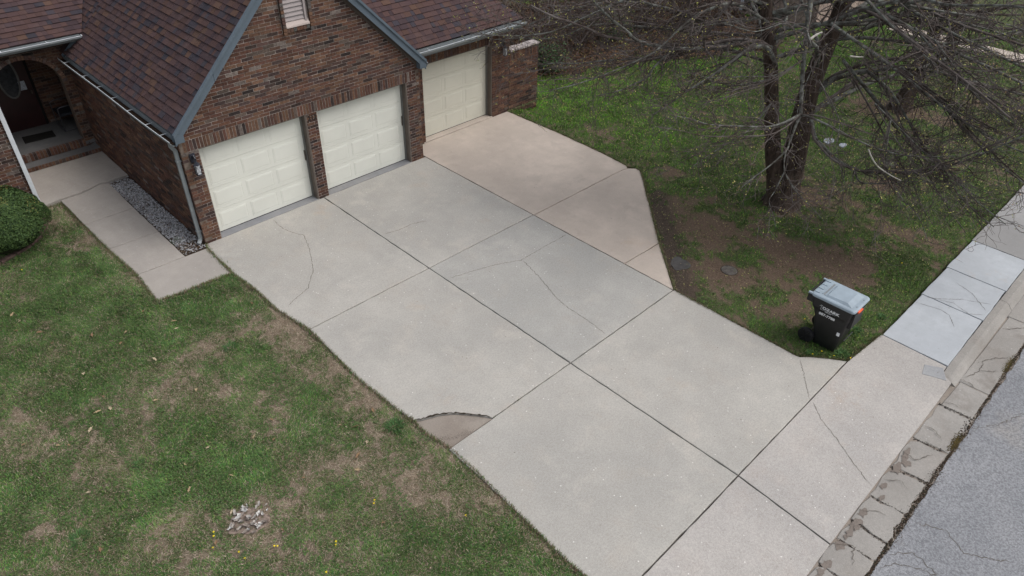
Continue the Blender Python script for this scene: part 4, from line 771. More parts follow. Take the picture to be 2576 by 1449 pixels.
for a, b, yy, yf in ((D1[0], D1[1], .0, .21), (D2[0], D2[1], .0, .21), (D3[0], D3[1], Y3F, .86)):
    # right jamb seen broadside, left jamb as a sliver, head
    MB().box((b - .035, yy + .012, 0.0), (b - .002, yf + .04, ZL - .004)).build('door_jamb', M['jamb'], house)
    MB().box((b - .060, yf - .055, 0.01), (b - .037, yf - .006, ZL - .004)).build('weatherstrip', M['jambg'], house)
    MB().box((a + .003, yy + .05, 0.0), (a + .022, yf + .04, ZL - .004)).build('door_jamb', M['mortar_dark'], house)
    MB().box((a + .024, yy + .02, ZL - .02), (b - .062, yf + .05, ZL - .002)).build('door_head', M['jamb'], house)
    MB().box((a - .05, yf + .12, 0), (b + .05, yf + .14, 2.3)).build('door_backing', M['dark'], house)
# --- louvred gable vent
vent = MB().box((2.71, .02, 4.06), (3.245, .15, 4.76)).build('gable_vent', M['louver'], house)
for i in range(6):
    z = 4.165 + i * .088
    if z > 4.72: break
    V = [(2.715, -.012, z - .0), (3.15, -.012, z), (3.15, .018, z + .078), (2.715, .018, z + .078)]
    ob('slat', V + [(x, y + .012, zz) for x, y, zz in V], [(0,1,2,3),(4,7,6,5),(0,4,5,1),(2,6,7,3),(1,5,6,2),(3,7,4,0)], M['louver'], vent)
MB().box((3.155, -.03, 4.10), (3.20, .02, 4.76)).build('frame', M['louver'], vent)
V = [(2.70, -.062, 4.045), (3.235, -.062, 4.045), (3.235, .02, 4.045), (2.70, .02, 4.045), (2.70, -.055, 4.075), (3.235, -.055, 4.075), (3.235, .01, 4.155), (2.70, .01, 4.155)]
ob('sill', V, [(0,3,2,1),(4,5,6,7),(0,1,5,4),(1,2,6,5),(2,3,7,6),(3,0,4,7)], M['louver_l'], vent)
for xq in (2.62, 3.245):        # proud headers down both sides
    q = random.Random(int(xq * 10))
    for i in range(12):
        z = 3.91 + i * BH
        f = [(xq + .005, -.06, z + .004), (xq + .076, -.06, z + .004), (xq + .076, -.06, z + BH - .005), (xq + .005, -.06, z + BH - .005)]
        piece('brick', gable, f + [(x, .02, zz) for x, y, zz in f], [(0,1,2,3),(0,4,5,1),(1,5,6,2),(2,6,7,3),(3,7,4,0)], q.choice([(.15,.14,.13),(.19,.11,.07),(.15,.085,.06),(.13,.10,.085),(.12,.07,.06)]))
for i in range(7):
    a = 2.703 + i * .0765; f = [(a + .004, -.045, 3.955), (a + .073, -.045, 3.955), (a + .073, -.045, 4.035), (a + .004, -.045, 4.035)]
    piece('brick', gable, f + [(x, .02, zz) for x, y, zz in f], [(0,1,2,3),(0,4,5,1),(1,5,6,2),(2,6,7,3),(3,7,4,0)], R.choice([(.16,.10,.075),(.14,.09,.085),(.12,.12,.11),(.17,.09,.06)]))
flush_pieces('brick', 300, 'brick', 'brickwork')
flush_pieces('shingle', 300, 'shingle', 'shingles')
PIECES.clear()
# --- house number
def text(name, body, size, mat, parent, Mx, ext=.004, sx=1.0, bold=0, **k):
    cu = bpy.data.curves.new(name, 'FONT'); cu.body = body; cu.size = size; cu.extrude = ext; cu.offset = bold; cu.resolution_u = 3
    tmp = bpy.data.objects.new(name, cu); col.objects.link(tmp); bpy.context.view_layer.update()
    me = bpy.data.meshes.new_from_object(tmp.evaluated_get(bpy.context.evaluated_depsgraph_get()))
    bpy.data.objects.remove(tmp); V = [tuple(Mx @ Vector((v.co.x * sx, v.co.y, v.co.z))) for v in me.vertices]; Fc = [tuple(p.vertices) for p in me.polygons]
    bpy.data.meshes.remove(me); return ob(name, V, Fc, M[mat], parent, **k)
for i, ch in enumerate('212'):
    Mx = Matrix.Translation((2.868 + i * .074, -.012, 1.985 - .0 * i)) @ Matrix.Rotation(math.pi / 2, 4, 'X')
    text('house_number', ch, .145, 'dig', house, Mx, .006, .95, .003)
# --- wall lamps
def lamp(x, y, z, lab):
    b = MB().box((x - .055, y - .025, z + .06), (x + .055, y, z + .25)).box((x - .018, y - .12, z + .2), (x + .018, y - .02, z + .225))
    b.tube([(x, y - .03, z + .13), (x, y - .10, z + .24), (x, y - .13, z + .19), (x, y - .13, z + .1)], .012, 6)
    for a, c, r0, r1 in ((z + .045, z + .10, .075, .03), (z + .10, z + .14, .03, .012)):
        b.tube([(x, y - .13, a), (x, y - .13, c)], [r0, r1], 4)
    for sx in (-1, 1):
        for sy in (-1, 1):
            b.tube([(x + sx * .052, y - .13 + sy * .052, z + .05), (x + sx * .044, y - .13 + sy * .044, z - .16)], .006, 4)
    b.box((x - .05, y - .18, z - .175), (x + .05, y - .08, z - .16)).tube([(x, y - .13, z - .175), (x, y - .13, z - .21)], [.02, .008], 6)
    for sx in (-1, 1):
        b.tube([(x - .045 * sx, y - .178, z + .03), (x + .045 * sx, y - .176, z - .15)], .0025, 4)
        b.tube([(x - .05, y - .13 - .045 * sx, z + .03), (x - .05, y - .13 + .045 * sx, z - .15)], .0025, 4)
    lo = b.build('wall_lamp', M['black'], house, label=lab)
    MB().box((x - .038, y - .168, z - .155), (x + .038, y - .092, z + .045)).build('glass', M['lens'], lo)
lamp(.205, -.004, 1.84, 'black lantern left of the left garage door'); lamp(9.45, Y3F - .004, 1.93, 'dark lantern right of the third garage door')
# --- garden wall beside the house with its own bricks and stone coping
gw = MB().box((9.76, Y3F + MD, -.45), (10.94, Y3F + .21, 1.745)).build('garden_wall_core', M['mortar_dark'])
gw.name = 'garden_wall'; tag(gw, 'low brown brick garden wall with pale stone coping, joined to the house', 'wall')
bricks(gw, 'brick', FY(Y3F), [-.44 + i * BH for i in range(27)], lambda z: [(9.76, 10.95)] if z < 1.50 else [], seed=31)
soldiers(gw, 'brick', FY(Y3F), 9.76, 10.95, 1.49, 1.74, seed=32)
bricks(gw, 'brick', lambda u, w, z: (10.945 + w, u, z), [-.44 + i * BH for i in range(30)], lambda z: [(Y3F + .004, Y3F + .21)], seed=33)
flush_pieces('brick', 300, 'brick', 'brickwork'); PIECES.clear()
for i in range(4):
    a = 9.78 + i * .297; slab('coping_stone', [(a, Y3F - .03), (a + .285, Y3F - .03), (a + .285, Y3F + .25), (a, Y3F + .25)], M['coping'], gw, lambda x, y: 1.80 + .012 * math.sin(x * 9), .055, .01, .012, 60 + i)
# --- things on the porch
dm = slab('doormat', [(-1.42, 6.80), (-.70, 6.74), (-.66, 7.16), (-1.37, 7.24)], M['mat'], None, lambda x, y: .386, .014, .003, .004, 5, label='dark grey doormat on the porch floor before the front door', cat='doormat')
ch = empty('porch_chair', (-.25, 7.0, .372), label='black cushioned metal chair against the right side of the porch', cat='chair')
cx_, cy_ = -.25, 7.15
MB().box((-.42, 6.86, .78), (.10, 7.40, .84)).build('seat', M['chair'], ch)
V = [(-.0, 6.86, .82), (.0, 7.40, .82), (.22, 7.40, 1.38), (.22, 6.86, 1.38)]
ob('backrest', V + [(x + .05, y, z) for x, y, z in V], [(0,1,2,3),(4,7,6,5),(0,4,5,1),(1,5,6,2),(2,6,7,3),(3,7,4,0)], M['chair'], ch)
for yy in (6.84, 7.42):
    MB().tube([(-.43, yy, .385), (-.43, yy, 1.0), (-.35, yy, 1.03), (.05, yy, 1.03)], .013, 6).build('leg', M['chrome'], ch)
    MB().tube([(.05, yy, .385), (.05, yy, 1.03), (.22, yy, 1.40)], .013, 6).build('leg', M['chrome'], ch)
MB().tube([(-.43, 6.84, .40), (-.43, 7.42, .40)], .012, 6).tube([(-.43, 6.84, .40), (.05, 6.84, .40)], .012, 6).build('stretcher', M['chrome'], ch)
# ------------------------------------------------------------------ lawn
def pip(x, y, poly):
    ins = np.zeros(x.shape, bool); n = len(poly)
    for i in range(n):
        (xa, ya), (xb, yb) = poly[i], poly[(i + 1) % n]
        if ya == yb: continue
        cnd = ((ya > y) != (yb > y)) & (x < (xb - xa) * (y - ya) / (yb - ya) + xa); ins ^= cnd
    return ins
OUT = [[(-.0, 0), (-.05, -.19), (-.093, -1.355), (-.03, -2.119), (-.035, -3.055), (.085, -3.95), (.06, -4.55), (.02, -5.1), (.0, -5.7), (.03, -6.29), (.05, -6.7), (.09, -7.06), (.055, -7.3), (.09, -7.6), (.14, -7.86), (.128, -8.45), (.07, -9.46), (.02, -10.25), (.015, -10.78), (0, -11.3), (-9, -11.4), (-9, -12.9), (7.7, -12.9), (40, -12.9), (40, -11.42), (7.83, -11.42), (6.64, -11.3), (6.42, -11.0), (6.22, -10.76), (6.09, -10.6), (6.07, -7.93), (6.12, -7.9), (7.27, -6.66), (7.95, -5.99), (9.3, -4.68), (9.64, -4.33), (9.66, -4.17), (9.55, -4.0), (9.60, -3.9), (9.69, -3.0), (9.735, -1.3), (9.69, .64), (10.96, .64), (10.96, .86), (9.75, .86), (9.75, 14), (-6, 14), (-6, 4.1), (-2.05, 4.1), (-2.03, 3.86), (-1.65, 3.9), (-1.62, 2.5), (-1.59, 1.2), (-1.52, -.1), (-1.59, -1.22), (-.6, -1.3), (-.1, -1.34), (-.06, -.2)],
       [(26.2, -3.6), (27.1, -3.6), (27.1, -12.6), (26.2, -12.6)], [(24.4, 9), (24.4, -1.6), (32, -1.6), (32, 9)]]
def blocked(x, y):
    b = np.zeros(x.shape, bool)
    for p in OUT: b |= pip(x, y, p)
    return b
def sst(a): a = np.clip(a, 0, 1); return a * a * (3 - 2 * a)
def gz(x, y):
    x = np.asarray(x, float); y = np.asarray(y, float)
    z = -.03 + .02 * (fbm(x, y, 1.2, 3, 2) - .5) * sst((np.abs(x - 3.5) - 3) / 6) - .20 * sst((x - 9.8) / 1.1) * sst((y + 2.2) / 2.4)
    return z - .02 * sst((-11.35 - y) / .1)
def blobs(x, y, L, seed=0, pw=2):
    xx = x + (fbm(x, y, .5, seed, 3) - .5) * .5; yy = y + (fbm(x, y, .5, seed + 9, 3) - .5) * .5
    v = np.zeros(x.shape)
    for bx, by, br in L:
        d2 = ((xx - bx) ** 2 + (yy - by) ** 2) / (br * br); v = np.maximum(v, np.exp(-d2 * .9))
    return v
EDGE = OUT[0][:21]
def dedge(x, y):      # distance to the left edge of the drive, the walkway and the slanted pink edge
    d = np.full(x.shape, 9.)
    segs = list(zip(OUT[0][:20], OUT[0][1:20])) + list(zip(OUT[0][49:58], OUT[0][50:58]))
    for (xa, ya), (xb, yb) in segs:
        ex, ey = xb - xa, yb - ya; L2 = ex * ex + ey * ey + 1e-9; t = np.clip(((x - xa) * ex + (y - ya) * ey) / L2, 0, 1)
        d = np.minimum(d, np.hypot(x - xa - t * ex, y - ya - t * ey))
    return d
LITTER = [(14.2, 2.9, 1.3), (15.6, 3.4, 1.6), (16.0, 2.2, 1.1), (17.5, 3.2, 1.8), (18.3, 1.4, 1.3), (19.5, 2.8, 2.0), (15.3, 5.3, 1.8), (19.2, .5, 1.0), (13.6, 3.8, 1.2), (21.4, .9, 1.4), (22.8, .4, 1.2), (20.9, -1.2, .7), (22.5, 3.5, 2.5), (17, 6.5, 2.5)]
def fields(x, y):
    left = x < 3.0
    n1 = fbm(x, y, .9, 21, 4); n2 = fbm(x, y, .22, 31, 3); n4 = vnoise(x, y, .09, 37); n3 = fbm(x, y, 2.6, 41, 2)
    dirt = np.where(left, 0, blobs(x, y, DATA['DIRT'], 5) * 1.15 + (n2 - .5) * .8 + (n1 - .60) * 2.2 * (y < -3.5))
    band = (~left) * np.clip(1 - np.abs((x - 6.3) * .70 + (y + 7.6) * .70) / .42, 0, 1) * (y < -4.9) * (y > -8.9) * 0  # (unused)
    # wet, bare strip beside the slanted pink edge
    u = ((x - 6.1) * 1 + (y + 7.9) * -1) / 1.4142       # distance to the right of the slanted edge, roughly
    strip = (~left) * np.exp(-((u - .22) / .28) ** 2) * (x > 6) * (x < 9.2) * (y > -9.2) * (y < -5.2)
    dirt = np.maximum(dirt, strip * 1.3)
    dead = np.where(left, blobs(x, y, DATA['DEAD'], 6) * .85 + (n1 - .46) * 2.2 + (n2 - .5) * 1.4 + (n3 - .5) * .5, (n1 - .62) * 1.2)
    dd = dedge(x, y); dead = np.where(left, dead + 1.0 * np.exp(-(dd / .13) ** 2), dead)
    dead = np.where(left & (x > -1.3) & (y < -1.5) & (y > -7.5), dead + .35 * np.exp(-((dd - .35) / .4) ** 2) , dead)
    lush = blobs(x, y, DATA['LUSH'], 7) + (n1 < .42) * .3
    g = np.clip(np.where(left, .72, .80) + lush * .6 - dead * .50 - dirt * 1.0 + (n2 - .5) * 1.9 + (n4 - .5) * 1.1, .0, 1.3)
    g = np.clip(np.where(left, (g - .50) * 1.9 + .58, (g - .5) * 1.25 + .52 + (n2 - .5) * .9), .02, 1.3)
    lit = blobs(x, y, LITTER, 8) * 1.4
    g = np.where(lit > .55, g * .12, g)
    return g, np.clip(dirt, 0, 1), np.clip(dead, 0, 1), np.clip(lush, 0, 1), np.clip(lit, 0, 1), strip
gxs = np.r_[[-300, -120, -50, -25, -14], np.arange(-9, 30.01, .09), [34, 45, 70, 130, 300]]
gys = np.r_[np.arange(-12.62, 9.01, .09), [12, 16, 25, 50, 120, 300]]
GX, GY = np.meshgrid(gxs, gys); fx, fy = GX.ravel(), GY.ravel()
g_, dirt_, dead_, lush_, lit_, strip_ = fields(fx, fy)
cs = np.array([.160, .112, .084]); ct = np.array([.31, .25, .19]); cg = np.array([.062, .105, .034]); cl = np.array([.085, .052, .032]); cm = np.array([.055, .046, .04])
mixc = lambda a, b, f: a * (1 - f[:, None]) + b * f[:, None]
C = mixc(np.tile(ct * .72, (len(fx), 1)), cs[None] * np.ones((len(fx), 1)), np.where(fx < 3, .15, .75) + 0 * fx)
C = mixc(C, ct[None] * np.ones((len(fx), 1)), dead_ * (fx < 3) * .9); C = mixc(C, cs[None] * .95 * np.ones((len(fx), 1)), dirt_ * .8)
C = mixc(C, cg[None] * np.ones((len(fx), 1)), np.clip(g_, 0, 1) * .85); C = mixc(C, cl[None] * np.ones((len(fx), 1)), lit_); C = mixc(C, cm[None] * np.ones((len(fx), 1)), np.clip(strip_ * 1.2, 0, 1) * .8)
nx, ny = len(gxs), len(gys); idx = np.arange(nx * ny).reshape(ny, nx)
Q = np.stack([idx[:-1, :-1], idx[:-1, 1:], idx[1:, 1:], idx[1:, :-1]], -1).reshape(-1, 4)
inside_ = blocked(fx, fy)
lawn = fast_tris('lawn', np.c_[fx, fy, gz(fx, fy) - .16 * inside_ - .12 * (inside_ & (fy < -11.2))], Q, C, M['soil']); lawn['kind'] = 'structure'
ob('ground', [(-400, -400, -.4), (400, -400, -.4), (400, 400, -.4), (-400, 400, -.4)], [(0, 1, 2, 3)], flat('far_ground', (.06, .075, .03), .95, .1, .4, .3), kind='structure')
ob('far_lawn', [(-400, -400, -.05), (400, -400, -.05), (400, -22.3, -.05), (-400, -22.3, -.05)], [(0, 1, 2, 3)], flat('far_grass', (.06, .08, .03), .95, .1, .4, .3), kind='structure')
# blades
def view_mask(x, y, z=0, m=.03):
    d = np.stack([x - CAM.x, y - CAM.y, z - CAM.z + 0 * x], -1); zf = d @ np.array(CF)
    a = d @ np.array(CR) / zf; b = d @ np.array(CU) / zf
    return (zf > .5) & (np.abs(a) < .7069 + m) & (np.abs(b) < .3977 + m), zf
def blades(name, n, box, ln, wd, tilt, colf, keep, seed, lab, cat, ref=13.0):
    r = np.random.default_rng(seed)
    x = r.uniform(box[0], box[1], n); y = r.uniform(box[2], box[3], n)
    vm, dist = view_mask(x, y); lod = np.clip((ref / np.maximum(dist, 5)) ** 2, 0, 1)
    ok = vm & (r.random(n) < lod); x, y, dist = x[ok], y[ok], dist[ok]
    ok = ~blocked(x, y); x, y, dist = x[ok], y[ok], dist[ok]
    F_ = fields(x, y); p, lm, cc = keep(x, y, F_, r); ok = r.random(len(x)) < p
    x, y, dist, lm = x[ok], y[ok], dist[ok], lm[ok]; F2 = [f[ok] for f in F_]; n = len(x)
    sc2 = np.clip(dist / 13.0, 1, 2.2)
    a = r.uniform(0, 2 * np.pi, n); swirl = fbm(x, y, .6, 77, 2) * 9; a = np.where(r.random(n) < .5, swirl + r.normal(0, .5, n), a)
    L = r.uniform(*ln, n) * lm * sc2 ** .5; tl = np.radians(r.uniform(*tilt, n)); w = r.uniform(*wd, n) * sc2
    dx, dy = np.cos(a) * np.sin(tl) * L, np.sin(a) * np.sin(tl) * L; dz = np.cos(tl) * L
    px_, py_ = -np.sin(a) * w / 2, np.cos(a) * w / 2; z = gz(x, y)
    b0 = np.c_[x - px_, y - py_, z]; b1 = np.c_[x + px_, y + py_, z]; mid = np.c_[x + dx * .55, y + dy * .55, z + dz * .75]; tip = np.c_[x + dx, y + dy, z + dz * .9]
    V = np.stack([b0, b1, mid + (b1 - b0) * .35, mid - (b1 - b0) * .35, tip], 1).reshape(-1, 3)
    i = np.arange(n) * 5; T = np.concatenate([np.c_[i, i + 1, i + 2], np.c_[i, i + 2, i + 3], np.c_[i + 3, i + 2, i + 4]])
    C = colf(x, y, F2, r); C = np.repeat(C, 5, 0)
    return fast_tris(name, V, T, np.clip(C, 0, 1), M['leaf'], label=lab, cat=cat, kind='stuff')
def pal(r, n, P, W):
    k = r.choice(len(P), n, p=np.array(W) / sum(W)); return np.array(P)[k] * r.uniform(.75, 1.25, (n, 1))
GP = [(.068,.140,.034),(.100,.172,.040),(.046,.104,.030),(.145,.195,.052),(.054,.122,.044)]
def cgL(x, y, F2, r):
    c = pal(r, len(x), GP, [4,3,3,1.6,1.2]); d = F2[2][:, None] * .35 ; c = c * (1 - d) + np.array([.12, .13, .05]) * d
    v = (.35 + .6 * fbm(x, y, 1.1, 55, 3) + .9 * fbm(x, y, .17, 57, 2))[:, None]; c = c * v * 1.08
    vivid = (sst((x - 8.5) / 2.5) * sst((y + 7) / 5))[:, None] * .9; c = c * (1 - vivid) + c * np.array([1.15, 1.4, .55]) * vivid
    return np.where((x < 3)[:, None], c * np.array([1.0, 1.08, 1.05]), c * np.array([1.0, 1.06, .75]))
blades('grass', 900000, (-8, 3, -11.4, 4.1), (.025, .06), (.005, .009), (15, 70), cgL, lambda x, y, F_, r: (np.clip(F_[0] * 1.15, .04, 1) * .85, .8 + .45 * F_[3], None), 1, 'patchy green grass of the left front lawn', 'grass')
blades('grass', 1500000, (3, 30, -12.6, 9), (.03, .07), (.006, .010), (15, 70), cgL, lambda x, y, F_, r: (np.clip(F_[0], .02, 1) * .8, .8 + .4 * F_[3], None), 2, 'dark green grass of the side lawn under the trees', 'grass')
DP = [(.31,.25,.18),(.38,.31,.23),(.23,.17,.12),(.16,.11,.07),(.46,.39,.30)]
blades('dead_grass', 900000, (-8, 3, -11.4, 4.1), (.03, .07), (.004, .007), (60, 88), lambda x, y, F2, r: pal(r, len(x), DP, [4,3,3,1.5,1.2]), lambda x, y, F_, r: (.26 + .85 * F_[2], 1 + 0 * x, None), 3, 'dry tan thatch showing between green patches of the left lawn', 'dead grass')
DP2 = [(.13,.095,.07),(.16,.12,.085),(.09,.062,.045),(.085,.055,.04),(.19,.15,.10)]
blades('dead_grass', 420000, (3, 24, -12.6, 6), (.025, .06), (.005, .008), (60, 88), lambda x, y, F2, r: pal(r, len(x), DP2, [4,3,3,3,.8]), lambda x, y, F_, r: (.14 + .5 * F_[1] + .5 * F_[4], 1 + 0 * x, None), 4, 'brown dead grass and straw on the bare soil of the side lawn', 'dead grass')
# ragged fringe: blades and straw leaning over the edges of the concrete
def fringe(name, seed, dens, lab, P_, W_, ln=(.03, .075), spread=.035):
    r = np.random.default_rng(seed); segs = [(a, b) for poly in OUT[:1] for a, b in zip(poly, poly[1:]) if math.hypot(a[0] - b[0], a[1] - b[1]) < 8]
    X = []; Y = []; NX = []; NY = []
    for (xa, ya), (xb, yb) in segs:
        L = math.hypot(xb - xa, yb - ya); n = int(L * dens); t = r.random(n)
        nx_, ny_ = (yb - ya) / max(L, 1e-6), -(xb - xa) / max(L, 1e-6); x = xa + (xb - xa) * t; y = ya + (yb - ya) * t
        s = 1 if not bool(pip(np.array([(xa + xb) / 2 + nx_ * .02]), np.array([(ya + yb) / 2 + ny_ * .02]), OUT[0])[0]) else -1   # s*n points to the grass
        o = np.abs(r.normal(0, spread, n)) - .008; X.append(x + s * nx_ * o); Y.append(y + s * ny_ * o); NX.append(np.full(n, -s * nx_)); NY.append(np.full(n, -s * ny_))
    x, y, nx_, ny_ = map(np.concatenate, (X, Y, NX, NY)); vm, dist = view_mask(x, y); ok = vm & (r.random(len(x)) < .25 + 1.1 * fbm(x, y, .35, 83, 3)) & ((x > 9.7) | (y < .2) | (x < -1.4)); x, y, nx_, ny_, dist = x[ok], y[ok], nx_[ok], ny_[ok], dist[ok]; n = len(x)
    a = np.arctan2(ny_, nx_) + r.normal(0, .9, n); L = r.uniform(*ln, n); tl = np.radians(r.uniform(25, 85, n)); w = r.uniform(.004, .008, n); z = np.full(n, -.02)
    dx, dy, dz = np.cos(a) * np.sin(tl) * L, np.sin(a) * np.sin(tl) * L, np.cos(tl) * L + .022; qx, qy = -np.sin(a) * w / 2, np.cos(a) * w / 2
    V = np.stack([np.c_[x - qx, y - qy, z], np.c_[x + qx, y + qy, z], np.c_[x + dx * .5 + qx * .7, y + dy * .5 + qy * .7, z + dz * .85], np.c_[x + dx * .5 - qx * .7, y + dy * .5 - qy * .7, z + dz * .85], np.c_[x + dx, y + dy, z + dz * .95]], 1).reshape(-1, 3)
    i = np.arange(n) * 5; T = np.concatenate([np.c_[i, i + 1, i + 2], np.c_[i, i + 2, i + 3], np.c_[i + 3, i + 2, i + 4]])
    return fast_tris(name, V, T, np.repeat(pal(r, n, P_, W_), 5, 0), M['leaf'], label=lab, cat='grass', kind='stuff')
fringe('grass', 41, 230, 'green grass fringe leaning over the concrete edges', GP, [3,3,3,1,1])
fringe('dead_grass', 42, 420, 'brown dead grass fringe along the concrete edges', [(.17,.115,.075),(.24,.18,.125),(.11,.07,.045),(.30,.24,.17)], [3,3,2,1], (.02, .06), .03)
# clover-like weeds: little round leaves in clumps
def weeds(n, seed):
    r = np.random.default_rng(seed); x = r.uniform(-7, 2.5, n); y = r.uniform(-11, 3.5, n)
    vm, _ = view_mask(x, y); cl_ = fbm(x, y, .35, 91, 2) + (fbm(x, y, 2.0, 95, 2) - .5) * .5 - .05 * sst((y + 5) / 5); ok = vm & (np.hypot(x + 2.77, y + 6.93) > .36) & (cl_ > .595) & ~blocked(x, y); x, y = x[ok], y[ok]; n = len(x)
    s = r.uniform(.006, .013, n); z = gz(x, y) + r.uniform(.015, .05, n); a = r.uniform(0, 6.28, n); V = []
    for k in range(5): V.append(np.c_[x + s * np.cos(a + k * 1.257), y + s * np.sin(a + k * 1.257), z + r.uniform(-.006, .006, n)])
    V = np.stack(V, 1).reshape(-1, 3); i = np.arange(n) * 5; T = np.concatenate([np.c_[i, i + 1, i + 2], np.c_[i, i + 2, i + 3], np.c_[i, i + 3, i + 4]])
    C = np.repeat(pal(r, n, [(.080,.140,.042),(.068,.118,.036),(.11,.165,.055)], [3,3,1]), 5, 0)
    return fast_tris('clover', V, T, C, M['leaf'], label='small round leaved clover clumps in the left lawn', cat='clover', kind='stuff')
weeds(230000, 5)
# individual taller tufts
def tuft(name, x, y, rad, n, h, seed, pal_, lab, group):
    q = random.Random(seed); V = []; T = []; C = []; z0 = float(gz(x, y))
    for i in range(n):
        a = q.uniform(0, 6.28); rr_ = rad * .45 * math.sqrt(q.random()); bx, by = x + rr_ * math.cos(a), y + rr_ * math.sin(a); a += q.gauss(0, .5); L = h * q.uniform(.6, 1.3); t = q.uniform(.5, 1.4)
        w_ = .005; s = math.sin(t) * L; c_ = math.cos(t) * L; b = len(V); nx_, ny_ = -math.sin(a) * w_, math.cos(a) * w_
        V += [(bx - nx_, by - ny_, z0), (bx + nx_, by + ny_, z0), (bx + .5 * s * math.cos(a) + nx_ * .6, by + .5 * s * math.sin(a) + ny_ * .6, z0 + c_ * .75), (bx + .5 * s * math.cos(a) - nx_ * .6, by + .5 * s * math.sin(a) - ny_ * .6, z0 + c_ * .75), (bx + s * math.cos(a), by + s * math.sin(a), z0 + c_ * .85)]
        T += [(b, b + 1, b + 2, b + 3), (b + 3, b + 2, b + 4)]; c = q.choice(pal_); f = q.uniform(.8, 1.2); C += [tuple(k * f for k in c)] * 2
    return ob(name, V, T, M['leaf'], None, cols=C, label=lab, cat='grass tuft', group=group)
GT = [(.06,.14,.045),(.09,.17,.055),(.05,.115,.04)]
for i, (x, y, rad, h, lab) in enumerate([(.02-.22, -6.95, .24, .16, 'long dark grass tuft at the broken corner of the driveway'), (-4.55, -5.6, .2, .14, 'large coarse grass tuft near the left edge of the lawn'), (-1.2, -3.4, .2, .12, 'dark green tuft in the lawn beside the upper driveway'), (-3.45, -4.9, .1, .1, 'small very dark tuft in the tan patch of the left lawn'), (7.55, -10.98, .26, .14, 'grass tuft behind the bin at the sidewalk corner'), (6.75, -11.14, .24, .10, 'grass tuft at the foot of the bin facing the street'), (6.35, -10.75, .14, .10, 'small grass tuft left of the bin wheel beside the concrete'), (8.35, -11.2, .16, .1, 'grass tuft on the sidewalk edge right of the bin')]):
    tuft('grass_tuft', x, y, rad, int(700 * rad), h * .8, i, GT, lab, None)
# fallen oak leaves
def leafmesh(seed):
    q = random.Random(seed); n = 18; V = []
    for i in range(n):
        t = 2 * math.pi * i / n; r_ = (.038 if i % 2 else .018) * (1.2 - .35 * abs(math.sin(t))) * (1.35 if abs(math.cos(t)) > .8 else .9) * q.uniform(.8, 1.2)
        V.append((r_ * math.cos(t) * 1.1, r_ * math.sin(t), .006 + .012 * abs(math.sin(t)) * q.uniform(.3, 1)))
    V.append((0, 0, .0)); me = bpy.data.meshes.new('fallen_leaf'); me.from_pydata(V, [], [(i, (i + 1) % n, n) for i in range(n)]); return me
LM = [leafmesh(i) for i in range(4)]; lc = [flat('dry_leaf_%s' % s, c, .8, .2, .25, 30) for s, c in (('tan', (.40, .31, .19)), ('pale', (.48, .40, .28)), ('brown', (.26, .17, .10)))]
LM2 = []
for i, me in enumerate(LM): 
    for m_ in lc: k = me.copy(); k.materials.append(m_); LM2.append(k)
for x, y in DATA['LEAVES']:
    o = bpy.data.objects.new('fallen_leaf', R.choice(LM2)); col.objects.link(o); o.location = (x, y, float(gz(x, y)) + .04); o.rotation_euler = (R.gauss(0, .25), R.gauss(0, .25), R.uniform(0, 6.28)); s = R.uniform(.6, 1.15); o.scale = (s, s, s)
    tag(o, 'dry lobed oak leaf lying on the left front lawn', 'leaf', 'fallen oak leaves on the left lawn')
# dandelions
dme = MB(); 
for k in range(10):
    a = k * .628; dme.add([(0, 0, .004), (.018 * math.cos(a - .25), .018 * math.sin(a - .25), .0), (.021 * math.cos(a), .021 * math.sin(a), .003), (.018 * math.cos(a + .25), .018 * math.sin(a + .25), 0)], [(0, 1, 2, 3)])
dme.tube([(0, 0, 0), (.004, .002, -.05)], .002, 4)
yel = flat('dandelion_yellow', (.80, .62, .02), .7, .2, .1)
dm_ = bpy.data.meshes.new('dandelion'); dm_.from_pydata(dme.v, [], dme.f); dm_.materials.append(yel); dm_.transform(Matrix.Scale(.72, 4))
for i, (x, y) in enumerate(DATA['DANDY']):
    o = bpy.data.objects.new('dandelion', dm_); col.objects.link(o); o.location = (x, y, float(gz(x, y)) + .065); o.rotation_euler = (R.gauss(0, .2), R.gauss(0, .2), R.uniform(0, 6)); 
    L = x < 3
    tag(o, 'yellow dandelion flower in the left front lawn' if L else 'yellow dandelion flower in the grass around the black bin', 'flower', 'dandelions in the left lawn' if L else 'dandelions around the bin')
# litter of small bits on the side lawn and the mulch bed
def bits(n, seed, lab, box, P, W, s0, s1, pf):
    r = np.random.default_rng(seed); x = r.uniform(box[0], box[1], n); y = r.uniform(box[2], box[3], n); vm, dist = view_mask(x, y); ok = vm & ~blocked(x, y) & (r.random(n) < pf(x, y)); x, y, dist = x[ok], y[ok], dist[ok]; n = len(x)
    s = r.uniform(s0, s1, n) * np.clip(dist / 14, 1, 2); a = r.uniform(0, 6.28, n); z = gz(x, y) + r.uniform(.01, .06, n); c, q = np.cos(a), np.sin(a); t = r.uniform(-.6, .6, n) * s
    V = np.stack([np.c_[x + c * s, y + q * s, z + t], np.c_[x - q * s * .5, y + c * s * .5, z], np.c_[x - c * s, y - q * s, z - t], np.c_[x + q * s * .5, y - c * s * .5, z + .004]], 1).reshape(-1, 3)
    T = (np.arange(n) * 4)[:, None] + np.arange(4)[None]; return fast_tris('leaf_litter', V, T, np.repeat(pal(r, n, P, W), 4, 0), M['leaf'], label=lab, cat='leaf litter', kind='stuff')
